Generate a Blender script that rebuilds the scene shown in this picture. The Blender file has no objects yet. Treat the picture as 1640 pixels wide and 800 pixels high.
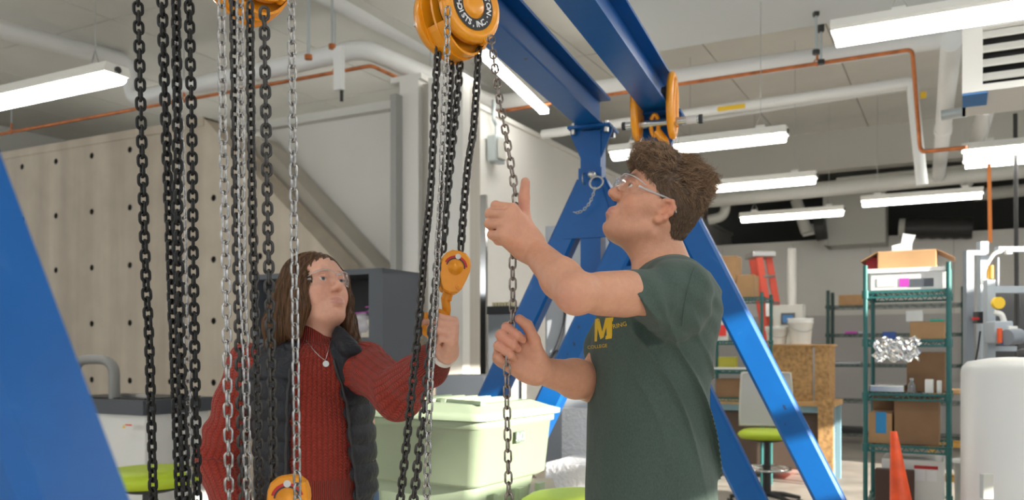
import bpy, bmesh, math, random
import numpy as np
from mathutils import Vector, Matrix, noise as mnoise
random.seed(7); np.random.seed(7)
C = bpy.context.scene.collection
SC = bpy.context.scene
# ---------------------------------------------------------------- camera, sky, sun, exposure
F = 1380.0; HZ = 562.0; CH = 1.35            # focal length in pixels, horizon row, camera height (1640x800 frame)
cam = bpy.data.cameras.new('camera'); camo = bpy.data.objects.new('camera', cam); C.objects.link(camo)
camo.location = (0, 0, CH); camo.rotation_euler = (math.pi/2, 0, 0)
cam.sensor_width = 36; cam.lens = F/1640*36; cam.shift_y = (HZ-400)/1640
cam.clip_start = 0.05; cam.clip_end = 100
cam.dof.use_dof = True; cam.dof.focus_distance = 2.02; cam.dof.aperture_fstop = 4.5
SC.camera = camo
SC.view_settings.view_transform = 'Standard'; SC.view_settings.look = 'None'
SC.view_settings.gamma = 1; SC.view_settings.exposure = 0.12; SC.view_settings.use_curve_mapping = False
W = bpy.data.worlds.new('sky'); SC.world = W; W.use_nodes = True
W.node_tree.nodes['Background'].inputs[0].default_value = (0.93, 0.97, 1.0, 1)
W.node_tree.nodes['Background'].inputs[1].default_value = 2.2
sun = bpy.data.lights.new('sun', 'SUN'); suno = bpy.data.objects.new('sun', sun); C.objects.link(suno)
sun.energy = 16.0; sun.color = (1.0, 0.93, 0.82); sun.angle = math.radians(0.6)
SUND = Vector((-0.72, 0.63, -0.285)).normalized()
suno.rotation_euler = SUND.to_track_quat('-Z', 'Y').to_euler(); suno.location = (6, -3, 5)
LAMP = 16                                     # brightness of the fluorescent diffusers

# ---------------------------------------------------------------- frames of reference
AU = Vector((0.886, -0.463, 0)); BV = Vector((0.463, 0.886, 0)); UP = Vector((0, 0, 1))
def UV(u, v, z=0): return AU*u + BV*v + UP*z
def P(px, py, Y): return Vector(((px-820)/F*Y, Y, CH+(HZ-py)/F*Y))
def PV(px, py, v):
    t = (px-820)/F; return P(px, py, v/(t*.463+.886))
def PU(px, py, u):
    t = (px-820)/F; return P(px, py, u/(t*.886-.463))
def PZ(px, py, z): return P(px, py, (z-CH)*F/(HZ-py))
def uof(p): return p.dot(AU)
def vof(p): return p.dot(BV)
RUV = Matrix((AU, BV, UP)).transposed()        # uv-frame -> world

# ---------------------------------------------------------------- materials
MATS = {}
def mat(name, col, rough=0.6, metal=0.0, ns=0, na=0.0, bs=0, ba=0.0, emit=0.0, attr=False, **kw):
    if name in MATS: return MATS[name]
    m = bpy.data.materials.new(name); m.use_nodes = True; MATS[name] = m
    nt = m.node_tree; N = nt.nodes; L = nt.links; b = N['Principled BSDF']
    b.inputs['Base Color'].default_value = (*col, 1); b.inputs['Roughness'].default_value = rough
    b.inputs['Metallic'].default_value = metal
    for k, v in kw.items():
        b.inputs[k.replace('_', ' ')].default_value = v
    if emit:
        b.inputs['Emission Color'].default_value = (*col, 1); b.inputs['Emission Strength'].default_value = emit
    if attr:
        a = N.new('ShaderNodeVertexColor'); a.layer_name = 'Col'; csrc = a.outputs['Color']
    else: csrc = None
    if ns or bs:
        tc = N.new('ShaderNodeTexCoord')
    if ns:
        n = N.new('ShaderNodeTexNoise'); n.inputs['Scale'].default_value = ns; n.inputs['Detail'].default_value = 6
        L.new(tc.outputs['Object'], n.inputs['Vector'])
        mx = N.new('ShaderNodeMix'); mx.data_type = 'RGBA'; mx.blend_type = 'MULTIPLY'
        mx.inputs[0].default_value = 1.0
        r = N.new('ShaderNodeMapRange'); r.inputs[1].default_value = .3; r.inputs[2].default_value = .7
        r.inputs[3].default_value = 1-na; r.inputs[4].default_value = 1+na*.5
        L.new(n.outputs['Fac'], r.inputs[0])
        if csrc: L.new(csrc, mx.inputs[6])
        else: mx.inputs[6].default_value = (*col, 1)
        L.new(r.outputs[0], mx.inputs[7]); L.new(mx.outputs[2], b.inputs['Base Color'])
    elif csrc: L.new(csrc, b.inputs['Base Color'])
    if bs:
        n = N.new('ShaderNodeTexNoise'); n.inputs['Scale'].default_value = bs; n.inputs['Detail'].default_value = 4
        L.new(tc.outputs['Object'], n.inputs['Vector'])
        bp = N.new('ShaderNodeBump'); bp.inputs['Strength'].default_value = ba; bp.inputs['Distance'].default_value = .01
        L.new(n.outputs['Fac'], bp.inputs['Height']); L.new(bp.outputs['Normal'], b.inputs['Normal'])
    return m

# ---------------------------------------------------------------- mesh helpers
class MB:
    def __init__(s): s.v = []; s.f = []; s.sm = []
    def add(s, vs, fs, smooth=False):
        o = len(s.v); s.v += [tuple(x) for x in vs]; s.f += [tuple(i+o for i in f) for f in fs]; s.sm += [smooth]*len(fs)
        return s
    def box(s, c, size, R=None, taper=1.0):
        c = Vector(c); hx, hy, hz = size[0]/2, size[1]/2, size[2]/2; vs = []
        for z in (-1, 1):
            k = taper if z > 0 else 1
            for x, y in ((-1, -1), (1, -1), (1, 1), (-1, 1)):
                p = Vector((x*hx*k, y*hy*k, z*hz)); vs.append(c+(R @ p if R else p))
        return s.add(vs, [(3, 2, 1, 0), (4, 5, 6, 7), (0, 1, 5, 4), (1, 2, 6, 5), (2, 3, 7, 6), (3, 0, 4, 7)])
    def buv(s, u0, u1, v0, v1, z0, z1):
        return s.box(UV((u0+u1)/2, (v0+v1)/2, (z0+z1)/2), (abs(u1-u0), abs(v1-v0), abs(z1-z0)), RUV)
    def bbox(s, c, size, R=None, b=.004):       # box with chamfered edges
        bm = bmesh.new(); bmesh.ops.create_cube(bm, size=1)
        bmesh.ops.scale(bm, vec=size, verts=bm.verts)
        bmesh.ops.bevel(bm, geom=bm.edges[:], offset=b, segments=2, affect='EDGES', profile=.6)
        c = Vector(c); vs = [c+(R @ v.co if R else v.co) for v in bm.verts]
        fs = [[v.index for v in f.verts] for f in bm.faces]; bm.free()
        return s.add(vs, fs)
    def bar(s, a, b, w, h, side=None):          # rectangular bar from a to b; side = direction of w
        a = Vector(a); b = Vector(b); d = (b-a); l = d.length; d.normalize()
        sd = Vector(side) if side is not None else (Vector((1, 0, 0)) if abs(d.z) > .9 else UP.cross(d))
        sd = (sd-d*sd.dot(d)).normalized(); n = d.cross(sd)
        R = Matrix((sd, n, d)).transposed()
        return s.box((a+b)/2, (w, h, l), R)
    def cyl(s, a, b, r, r2=None, n=16, cap=True, smooth=True):
        r2 = r if r2 is None else r2; a = Vector(a); b = Vector(b); d = (b-a).normalized()
        x = d.orthogonal().normalized(); y = d.cross(x); vs = []; o = n
        for p, q in ((a, r), (b, r2)):
            for i in range(n):
                t = 2*math.pi*i/n; vs.append(p+(x*math.cos(t)+y*math.sin(t))*q)
        fs = [(i, (i+1) % n, n+(i+1) % n, n+i) for i in range(n)]
        s.add(vs, fs, smooth)
        if cap:
            s.add(vs[:n], [tuple(reversed(range(n)))]); s.add(vs[n:], [tuple(range(n))])
        return s
    def tube(s, pts, r, n=10, closed=False, cap=True, sx=1.0, ref=None):
        pts = [Vector(p) for p in pts]; m = len(pts); rs = r if isinstance(r, (list, tuple)) else [r]*m
        vs = []; prev = None
        for i, p in enumerate(pts):
            if closed: d = pts[(i+1) % m]-pts[i-1]
            else: d = pts[min(i+1, m-1)]-pts[max(i-1, 0)]
            d.normalize()
            if prev is None:
                x = (Vector(ref)-d*Vector(ref).dot(d)).normalized() if ref is not None else d.orthogonal().normalized()
            else: x = (prev-d*prev.dot(d)).normalized()
            prev = x; y = d.cross(x)
            for k in range(n):
                t = 2*math.pi*k/n; vs.append(p+(x*math.cos(t)*sx+y*math.sin(t))*rs[i])
        fs = []
        for i in range(m if closed else m-1):
            j = (i+1) % m
            for k in range(n): fs.append((i*n+k, i*n+(k+1) % n, j*n+(k+1) % n, j*n+k))
        s.add(vs, fs, True)
        if cap and not closed:
            s.add(vs[:n], [tuple(reversed(range(n)))], True); s.add(vs[-n:], [tuple(range(n))], True)
        return s
    def lathe(s, prof, o, axis, n=32, x=None, smooth=True, sy=1.0):   # prof = [(r, h)]
        o = Vector(o); axis = Vector(axis).normalized(); x = Vector(x).normalized() if x is not None else axis.orthogonal().normalized(); y = axis.cross(x)
        vs = []
        for r, h in prof:
            for i in range(n):
                t = 2*math.pi*i/n; vs.append(o+axis*h+(x*math.cos(t)*r+y*math.sin(t)*r*sy))
        fs = []
        for j in range(len(prof)-1):
            for i in range(n): fs.append((j*n+i, j*n+(i+1) % n, (j+1)*n+(i+1) % n, (j+1)*n+i))
        s.add(vs, fs, smooth)
        if prof[0][0] > 1e-5: s.add(vs[:n], [tuple(reversed(range(n)))])
        if prof[-1][0] > 1e-5: s.add(vs[-n:], [tuple(range(n))])
        return s
    def prism(s, poly, o, x, y, depth):          # poly in the (x,y) plane at o, extruded along x cross y
        o = Vector(o); x = Vector(x); y = Vector(y); nrm = x.cross(y).normalized(); n = len(poly)
        a = [o+x*p[0]+y*p[1] for p in poly]; b = [p+nrm*depth for p in a]
        s.add(a, [tuple(reversed(range(n)))]); s.add(b, [tuple(range(n))])
        return s.add(a+b, [(i, (i+1) % n, n+(i+1) % n, n+i) for i in range(n)])
    def ball(s, c, r, n=12, m=8, R=None):
        c = Vector(c); r = (r, r, r) if not isinstance(r, (tuple, list)) else r; vs = []
        for j in range(m+1):
            ph = math.pi*j/m
            for i in range(n):
                t = 2*math.pi*i/n; p = Vector((r[0]*math.sin(ph)*math.cos(t), r[1]*math.sin(ph)*math.sin(t), -r[2]*math.cos(ph)))
                vs.append(c+(R @ p if R else p))
        fs = []
        for j in range(m):
            for i in range(n): fs.append((j*n+i, j*n+(i+1) % n, (j+1)*n+(i+1) % n, (j+1)*n+i))
        return s.add(vs, fs, True)
    def mesh(s, name, m):
        me = bpy.data.meshes.new(name); me.from_pydata(s.v, [], s.f)
        me.polygons.foreach_set('use_smooth', s.sm)
        if m: me.materials.append(m)
        me.update(); return me
    def build(s, name, m, parent=None, label=None):
        o = bpy.data.objects.new(name, s.mesh(name, m)); C.objects.link(o)
        if parent: adopt(o, parent)
        if label: o['label'] = label
        return o
def adopt(o, parent):
    o.parent = parent; o.matrix_parent_inverse = WM[parent.name].inverted() if parent.name in WM else Matrix()
WM = {}
def thing(name, label, cat, loc, group=None):
    o = bpy.data.objects.new(name, None); C.objects.link(o); o.location = loc; o.empty_display_size = .05
    WM[o.name] = Matrix.Translation(Vector(loc)); return tag(o, label, cat, group)
def tag(o, label, cat, group=None):
    o['label'] = label; o['category'] = cat
    if group: o['group'] = group
    return o
def struct(name, mb, m, parent=None):
    o = mb.build(name, m, parent)
    if not parent: o['kind'] = 'structure'
    return o
def stuff(o): o['kind'] = 'stuff'; return o
def copytree(root, off, label=None, R=None):
    T = Matrix.Translation(Vector(off))
    c = root.copy(); C.objects.link(c); c.location = root.location+Vector(off)
    if label: c['label'] = label
    for ch in root.children:
        d = ch.copy(); C.objects.link(d); d.parent = c
        for g in ch.children:
            e = g.copy(); C.objects.link(e); e.parent = d
    return c
def np_object(name, V, Fc, m, parent=None, col=None, knit=None, smooth=True):
    me = bpy.data.meshes.new(name); nf = len(Fc); k = Fc.shape[1]
    me.vertices.add(len(V)); me.vertices.foreach_set('co', V.astype(np.float32).ravel())
    me.loops.add(nf*k); me.loops.foreach_set('vertex_index', Fc.astype(np.int32).ravel())
    me.polygons.add(nf); me.polygons.foreach_set('loop_start', np.arange(0, nf*k, k, dtype=np.int32))
    me.polygons.foreach_set('loop_total', np.full(nf, k, np.int32))
    me.polygons.foreach_set('use_smooth', np.full(nf, smooth)); me.materials.append(m)
    me.update(calc_edges=True)
    if col is not None:
        a = me.color_attributes.new('Col', 'FLOAT_COLOR', 'POINT')
        a.data.foreach_set('color', np.c_[col, np.ones(len(V))].astype(np.float32).ravel())
    if knit is not None:
        a = me.attributes.new('knit', 'FLOAT_VECTOR', 'POINT'); a.data.foreach_set('vector', knit.astype(np.float32).ravel())
    o = bpy.data.objects.new(name, me); C.objects.link(o)
    if parent: adopt(o, parent)
    return o
def txt(s, size, o, x, y, m, name, parent=None, ext=.0004, bold=0.0, align='CENTER'):
    cu = bpy.data.curves.new(name, 'FONT'); cu.body = s; cu.size = size; cu.extrude = ext; cu.offset = bold
    cu.align_x = align; cu.align_y = 'CENTER'; cu.resolution_u = 2
    t = bpy.data.objects.new(name, cu); C.objects.link(t)
    me = bpy.data.meshes.new_from_object(t); C.objects.unlink(t); bpy.data.objects.remove(t)
    x = Vector(x).normalized(); y = Vector(y).normalized(); z = x.cross(y)
    M = Matrix((x, y, z)).transposed().to_4x4(); M.translation = Vector(o); me.transform(M)
    me.materials.clear(); me.materials.append(m)
    ob = bpy.data.objects.new(name, me); C.objects.link(ob)
    if parent: adopt(ob, parent)
    return ob
# ================================================================ SETTING
M_floor = mat('floor_concrete', (.36, .33, .29), .45, ns=3, na=.25, bs=60, ba=.05)
M_ceil = mat('ceiling_paint', (.74, .73, .68), .9, ns=2, na=.05)
M_white = mat('white_wall_paint', (.80, .79, .75), .85, ns=1.5, na=.04)
M_upper = mat('grey_upper_wall', (.72, .72, .68), .9, ns=2, na=.05)
M_dark = mat('dark_plenum', (.10, .10, .095), .9)
M_soff = mat('bluish_soffit', (.66, .70, .72), .8)
M_trim = mat('joint_grey', (.35, .35, .32), .8)
CZ = 4.5
VB = vof(PZ(1391, 203, CZ)); VP_ = 15.3; BKZ = PV(1391, 266, VB).z
# floor, walls
struct('floor', MB().buv(-12, 4.4, -4, 19, -.1, 0), M_floor)
# ceiling: backing slab and individual planks
ceil = struct('ceiling', MB().buv(-12, 4.4, -4, 19, CZ+.05, CZ+.2), M_trim)
pm = MB().buv(-.594, .594, -1.49, 1.49, -.05, .049).mesh('ceiling_plank', M_ceil)
u0 = uof(PZ(1391, 203, CZ))
for i in range(-9, 4):
    for j in range(0, 5):
        o = bpy.data.objects.new('ceiling_plank', pm); C.objects.link(o); o.location = UV(u0+.6+i*1.2, j*3+1.0+(i % 2)*0, CZ+.05); o.parent = ceil
# bulkhead above the back opening
struct('wall_back_upper', MB().buv(-5.2, 4.4, VB, VB+.25, BKZ, CZ), mat('bulkhead_paint', (.60, .59, .54), .9))
# partition wall of the back room, with joints, then dark space above it
pt = PV(1400, 384, VP_)
wb = struct('wall_back', MB().buv(-5.2, 4.4, VP_, VP_+.15, 0, pt.z), mat('back_wall_lower', (.55, .54, .53), .8))  # grey base colour stands in for shade on the lower wall
pw = 1.22
for i in range(8):
    MB().buv(-5.0+i*pw+.006, -5.0+(i+1)*pw-.006, VP_-.02, VP_, 1.95, pt.z).build('wall_panel', M_white, wb)
MB().buv(-5.0, 4.4, VP_-.04, VP_+.2, pt.z, pt.z+.05).build('wall_cap', M_white, wb)
struct('wall_far', MB().buv(-5.2, 4.4, 18.2, 18.4, 0, CZ+.2), M_dark)
# side wall running deep, stud columns
US = uof(PU(860, 190, uof(PZ(860, 190, 3.72)))); US = -4.25
STW = 3.75
struct('wall_side', MB().buv(US-.2, US, 6.35, 18, 0, STW), M_white)
struct('trim_1', MB().buv(US-.3, US+.03, 6.35, 18, STW, STW+.05), M_white)
struct('wall_far_left', MB().buv(-12, -6.2, 8.9, 9.1, 0, CZ+.1), M_upper)
struct('wall_side_upper', MB().buv(-6.4, -6.2, 8.9, 19, 0, CZ+.1), M_upper)
wlf = MB().buv(-12.1, -11.9, -4, 9.1, 0, 2.4)
for a_, b_ in ((-4, -3.4), (-.9, -.4), (2.1, 2.4), (4.2, 9.1)): wlf.buv(-12.1, -11.9, a_, b_, 2.4, CZ+.1)  # openings added so daylight brightens the upper left
struct('wall_left', wlf, M_upper)
# white partition between concrete wall and corner column
VC = 6.2
wp = struct('wall_partition', MB().buv(-6.6, -4.55, 6.95, 7.1, 0, 3.70), M_white)
MB().buv(-6.9, -4.3, 6.85, 7.1, 3.70, 3.78).build('wall_cap', M_upper, wp)
pa = PV(661, 300, 6.6); ua = uof(pa)
struct('trim_2', MB().buv(ua, ua+.06, 6.25, 7.0, 0, 3.62), mat('column_shade', (.36, .36, .34), .7))  # shaded side of the column painted as dark grey
ub = uof(PV(686, 300, 6.3)); uc = uof(PV(741, 300, 6.3)); ud = uof(PV(773, 300, 6.3))
struct('trim_3', MB().buv(ub, uc, 6.3, 6.5, 0, 3.72), M_white)
struct('trim_4', MB().buv(uc, US+.0, 6.42, 6.6, 0, 3.72), mat('beige_column', (.50, .47, .42), .7))
# smooth lowered soffit nearer the camera
sp = PZ(1280, 45, 4.18); vs_ = vof(sp)
struct('ceiling_soffit', MB().buv(-2.9, 4.4, -1.5, vs_, 4.18, 4.45), M_soff)
# right wall (outside the frame) with the windows that let the sun in
wr = MB(); UW = 4.2
bays = [(-3.6, -1.4, .9, 2.5), (-1.2, 1.10, .9, 2.52), (1.20, 3.0, .9, 3.10), (3.2, 6.4, 3.0, 3.7), (6.8, 10.0, .9, 2.3)]
edge = -4
for (a, b, z0, z1) in bays:
    wr.buv(UW, UW+.2, edge, a, 0, CZ); wr.buv(UW, UW+.2, a, b, 0, z0); wr.buv(UW, UW+.2, a, b, z1, CZ)
    if z1 > 3 and z0 < 1: wr.buv(UW+.05, UW+.12, a, b, 2.50, 2.61); wr.buv(UW+.05, UW+.12, a, b, 2.08, 2.20)
    edge = b
wr.buv(UW, UW+.2, edge, 19, 0, CZ)
# rear wall behind the camera, added for darker reflections and contrast, with window openings
rw_ = MB(); e_ = -12
for a, b in ((-9.5, -6.5), (-5.8, -2.8), (-2.1, .9), (1.6, 3.6)):
    rw_.buv(e_, a, -4.2, -4, 0, CZ+.1); rw_.buv(a, b, -4.2, -4, 0, 1.0); rw_.buv(a, b, -4.2, -4, 3.0, CZ+.1); e_ = b
rw_.buv(e_, 4.4, -4.2, -4, 0, CZ+.1); struct('wall_rear', rw_, M_white)
struct('wall_right', wr, M_white)

# ---------------------------------------------------------------- board-marked concrete wall with recessed tie holes
def concrete_material():
    m = bpy.data.materials.new('board_marked_concrete'); m.use_nodes = True; N = m.node_tree.nodes; L = m.node_tree.links; b = N['Principled BSDF']
    b.inputs['Roughness'].default_value = .8
    tc = N.new('ShaderNodeTexCoord'); mp = N.new('ShaderNodeMapping'); mp.inputs['Rotation'].default_value = (0, 0, .481); mp.inputs['Scale'].default_value = (3.2, .3, .25)
    L.new(tc.outputs['Object'], mp.inputs['Vector'])
    n = N.new('ShaderNodeTexNoise'); n.inputs['Scale'].default_value = 1.3; n.inputs['Detail'].default_value = 5; L.new(mp.outputs[0], n.inputs['Vector'])
    n2 = N.new('ShaderNodeTexNoise'); n2.inputs['Scale'].default_value = 4; n2.inputs['Detail'].default_value = 8; L.new(tc.outputs['Object'], n2.inputs['Vector'])
    ad = N.new('ShaderNodeMath'); ad.operation = 'MULTIPLY_ADD'; ad.inputs[1].default_value = .45; L.new(n2.outputs['Fac'], ad.inputs[0]); L.new(n.outputs['Fac'], ad.inputs[2])
    cr = N.new('ShaderNodeValToRGB'); cr.color_ramp.elements[0].position = .45; cr.color_ramp.elements[0].color = (.42, .36, .285, 1)
    cr.color_ramp.elements[1].position = 1.0; cr.color_ramp.elements[1].color = (.63, .555, .45, 1)
    L.new(ad.outputs[0], cr.inputs[0]); L.new(cr.outputs[0], b.inputs['Base Color'])
    bp = N.new('ShaderNodeBump'); bp.inputs['Strength'].default_value = .25; bp.inputs['Distance'].default_value = .02
    L.new(ad.outputs[0], bp.inputs['Height']); L.new(bp.outputs[0], b.inputs['Normal'])
    return m
M_conc = concrete_material()
CU0 = uof(PV(20, 300, VC)); h0 = PV(208, 332, VC); HS = 0.6
sp1 = PV(147, 340, VC); HS = abs(uof(h0)-uof(sp1))
topz = PV(300, 192, VC).z
dA = PV(327, 190, VC); dB = PV(545, 425, VC)          # start / end of the sloping end
ua_, za_ = uof(dA), dA.z; ub_, zb_ = uof(dB), dB.z; slope = (zb_-za_)/(ub_-ua_)
cw = MB(); hu, hz = uof(h0), h0.z
ulo = CU0-2.0
def quad(a, b, c, d): cw.add([UV(q[0], VC, q[1]) for q in (a, b, c, d)], [(0, 1, 2, 3)])
i = 0; cols = []
k0 = int(math.floor((ulo-hu)/HS-.5)); k1 = int(math.ceil((ub_+1.6-hu)/HS+.5))
zb0 = hz-HS/2
hole_m = MB()
for k in range(k0, k1+1):
    uc_ = hu+k*HS; ul, ur = uc_-HS/2, uc_+HS/2
    for j in range(-6, 5):
        zc = hz+j*HS; zl, zr = max(0, zc-HS/2), zc+HS/2
        if zr <= 0: continue
        lim = lambda u: min(topz, za_+slope*(u-ua_)) if u > ua_ else topz
        tl, tr = lim(ul), lim(ur)
        if zl >= max(tl, tr): continue
        if ur <= ua_ and zr > topz and zc+.06 < topz: zr = topz
        if zr <= min(tl, tr) and zc-.1 > 0:
            # cell with a hole
            ring = [(uc_+.034*math.cos(a), zc+.034*math.sin(a)) for a in [math.pi/8+math.pi/4*q for q in range(8)]]
            sq = [(ur, zc), (ur, zr), (uc_, zr), (ul, zr), (ul, zc), (ul, zl), (uc_, zl), (ur, zl)]
            ring = [(uc_+.034*math.cos(math.pi/4*q), zc+.034*math.sin(math.pi/4*q)) for q in range(8)]
            V_ = [UV(a, VC, b) for a, b in sq]+[UV(a, VC, b) for a, b in ring]+[UV(uc_+(a-uc_)*.8, VC+.035, zc+(b-zc)*.8) for a, b in ring]
            cw.add(V_[:16], [(q, 8+q, 8+(q+1) % 8, (q+1) % 8) for q in range(8)])
            hole_m.add(V_[8:], [(q, 8+q, 8+(q+1) % 8, (q+1) % 8) for q in range(8)]+[tuple(range(8, 16))])
        else:
            poly = [(ul, zl), (ur, zl), (ur, zr), (ul, zr)]
            for fn in (lambda q: topz-q[1], lambda q: za_+slope*(q[0]-ua_)-q[1]):
                out = []
                for q in range(len(poly)):
                    p1, p2 = poly[q], poly[(q+1) % len(poly)]; d1, d2 = fn(p1), fn(p2)
                    if d1 >= 0: out.append(p1)
                    if d1*d2 < 0:
                        f = d1/(d1-d2); out.append((p1[0]+(p2[0]-p1[0])*f, p1[1]+(p2[1]-p1[1])*f))
                poly = out
                if not poly: break
            if len(poly) > 2: cw.add([UV(q[0], VC, q[1]) for q in poly], [tuple(range(len(poly)))])
# thickness: top, slope underside, end
ue = ua_+(0-za_)/slope
for (a, b) in [((ulo, topz), (ua_, topz)), ((ua_, za_), (ue, 0))]:
    cw.add([UV(a[0], VC, a[1]), UV(b[0], VC, b[1]), UV(b[0], VC+.3, b[1]), UV(a[0], VC+.3, a[1])], [(0, 1, 2, 3)])
cw.add([UV(ulo, VC+.3, 0), UV(ulo, VC+.3, topz), UV(ua_, VC+.3, topz), UV(ue, VC+.3, 0)], [(0, 1, 2, 3)])
cw.add([UV(ulo, VC, 0), UV(ulo, VC, topz), UV(ulo, VC+.3, topz), UV(ulo, VC+.3, 0)], [(0, 1, 2, 3)])
wl = struct('wall_concrete', cw, M_conc)
stuff(hole_m.build('tie_hole', mat('hole_shade', (.03, .028, .025), .9), wl))  # shade inside the recesses painted as a near-black colour
# form ledge line near the top
MB().buv(ulo, ua_, VC-.012, VC, topz-.09, topz-.005).build('wall_ledge', M_conc, wl)
# painted stair flight behind it, sloping
pA = PV(430, 225, 6.75); pB = PV(612, 425, 6.75); sl2 = (pB.z-pA.z)/(uof(pB)-uof(pA)); uA, zA = uof(pA), pA.z
ut = uA-(3.55-zA)/(-sl2); ue2 = uA+(0-zA)/sl2
st = MB(); poly = [(ulo, 0), (ue2, 0), (ut, 3.55), (ulo, 3.55)]
st.prism([(q[0], q[1]) for q in poly], UV(0, 6.9, 0), AU, UP, .3)
struct('wall_stair', st, mat('stair_side_paint', (.56, .52, .45), .8, ns=2, na=.08))

# ---------------------------------------------------------------- pipes
M_pipe = mat('white_pipe_jacket', (.80, .81, .80), .55, bs=12, ba=.1)
M_cop = mat('copper', (.60, .20, .07), .38, .65, ns=9, na=.4)
M_grayp = mat('grey_pipe_paint', (.52, .52, .48), .6)
M_galv = mat('galvanised_steel', (.50, .56, .58), .45, .6)
def smoothpath(pts, r=.12, n=5):
    pts = [Vector(p) for p in pts]; out = [pts[0]]
    for i in range(1, len(pts)-1):
        a, b, c = pts[i-1], pts[i], pts[i+1]; r_ = min(r, (a-b).length*.45, (c-b).length*.45)
        p, q = b+(a-b).normalized()*r_, b+(c-b).normalized()*r_
        for k in range(n+1):
            t = k/n; out.append(p*(1-t)**2+b*2*t*(1-t)+q*t*t)
    out.append(pts[-1]); return out
def pipe(pts, r, m, name, label, cat='pipe', bend=.15, group=None, ends=None):
    t = thing(name, label, cat, pts[0], group); MB().tube(smoothpath(pts, bend), r, 12).build('pipe_run', m, t); return t
ZC = 3.88
c1 = PZ(595, 105, ZC); c2 = PZ(765, 183, ZC); c3 = PZ(1461, 79, ZC); c0 = PZ(-40, 222, ZC)
c4 = P(1474, 243, c3.y); c5 = P(1548, 236, c3.y*.955)
cp = pipe([c0, c1, c2, c3, c4, c5], .017, M_cop, 'copper_pipe', 'long thin copper pipe running round the walls under the white pipes', bend=.05)
for px, py in ((18, 214), (295, 161), (535, 110), (690, 147), (1310, 103)):
    q = min([c0+(c1-c0)*k/200 for k in range(201)]+[c1+(c2-c1)*k/200 for k in range(201)]+[c2+(c3-c2)*k/200 for k in range(201)], key=lambda w: abs(820+F*w.x/w.y-px))
    MB().tube([q+UP*.0+AU*.03*math.cos(a)+UP*.03*math.sin(a)+UP*.01 for a in [k*math.pi/4 for k in range(8)]], .006, 6, closed=True).cyl(q+UP*.03, q+UP*.10, .012).build('pipe_hanger', M_cop, cp, 'copper hanger')
    MB().cyl(q+UP*.10, q+UP*.6, .006, n=6).build('hanger_rod', M_galv, cp, 'thin steel rod')
ZW = 4.02
w1 = PZ(583, 77, ZW); w2 = PZ(790, 166, ZW); w3 = PZ(1640, 45, ZW); w0 = PZ(212, 160, ZW)
w00 = Vector((w0.x-.02, w0.y, CH+(562-100)/F*w0.y)); wn = PU(-60, 32, uof(w00))
wp1 = pipe([wn, w00, w0, w1, w2, w3+AU*1.0], .085, M_pipe, 'white_pipe', 'thick white insulated pipe stepping down left of the black chains and running round the walls', bend=.16)
for a in (w1, w2): pass
d1 = PU(545, 2, -5.0); d2 = PU(872, 172, -5.0)
pipe([d1+(d1-d2)*.3, d2], .10, M_pipe, 'white_pipe', 'fat white pipe slanting down from the top edge behind the round hoist cover')
y1 = PV(1080, 188, 8.6); y2 = PV(1462, 131, 8.6); y3 = P(1470, 150, y2.y); y4 = P(1477, 296, y2.y)
yt = pipe([y1-AU*1.5, y2, Vector((y2.x, y2.y, y2.z-.12)), y4], .05, M_pipe, 'white_pipe', 'slender white pipe with a yellow marker above the rear lights', bend=.08)
q = y1+(y2-y1)*((1182-1080)/382)
MB().box(q-BV*.052, (.27, .004, .045), RUV).build('pipe_marker', mat('yellow_sticker', (.85, .55, .03), .5), yt, 'yellow sticker')
MB().box(P(1474, 155, y2.y)-Vector((0, .055, 0)), (.05, .004, .06), RUV).build('pipe_marker', MATS['yellow_sticker'], yt, 'yellow sticker')
z1_ = PV(1095, 196, 9.3); z2_ = PV(1452, 141, 9.3)
pipe([z1_, z2_], .022, M_pipe, 'conduit', 'thin white conduit just below the slender white pipe', 'conduit')
pipe([PV(1120, 322, 12), PV(1660, 270, 12)], .10, M_grayp, 'grey_pipe', 'long grey-white pipe spanning above the two farthest lights')
pipe([PV(1340, 290, 13.0), PV(1660, 258, 13.0)], .05, M_grayp, 'grey_pipe', 'dull pipe at the foot of the bulkhead behind the long one')
va = P(1524, 66, 6.3); vb = P(1503, 285, 10.8)
t = pipe([va, vb], .075, M_pipe, 'white_pipe', 'white pipe left of the louvred heater, running deep'); MB().cyl(va+(vb-va)*.5, va+(vb-va)*.53, .085).build('pipe_band', M_pipe, t)
va = P(1580, 170, 8.4); vb = P(1548, 292, 11.8)
t = pipe([va, vb], .085, M_pipe, 'white_pipe', 'white pipe emerging below the louvred heater'); MB().cyl(va+(vb-va)*.5, va+(vb-va)*.53, .095).build('pipe_band', M_pipe, t)
pipe([PV(1507, 185, 7.9), PV(1660, 160, 7.9)], .04, M_galv, 'strut_rail', 'pale steel rail below the louvred heater', 'rail')
for a, b, lb in (((1505, 66), (1505, 190), 'tall thin rod'), ):
    pass
pipe([P(1268, 398, 12.5), P(1268, 620, 12.5)], .07, M_white, 'downpipe', 'white vertical duct on the back wall right of the red ladder', 'duct')
pipe([P(1322, 62, 6.9), P(1308, 12, 6.9), ], .0, M_galv, 'hidden', 'x') if False else None
orod = pipe([P(1584, 262, 6.5), P(1586, 388, 6.5)], .014, mat('orange_conduit', (.75, .22, .03), .5), 'orange_conduit', 'orange conduit dropping to the grey machine frame', 'conduit')
brod = pipe([P(1626, 182, 7.4), P(1629, 575, 7.4)], .018, mat('black_conduit', (.03, .03, .03), .5), 'black_conduit', 'black conduit dropping at the right edge of the photo', 'conduit')
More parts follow.
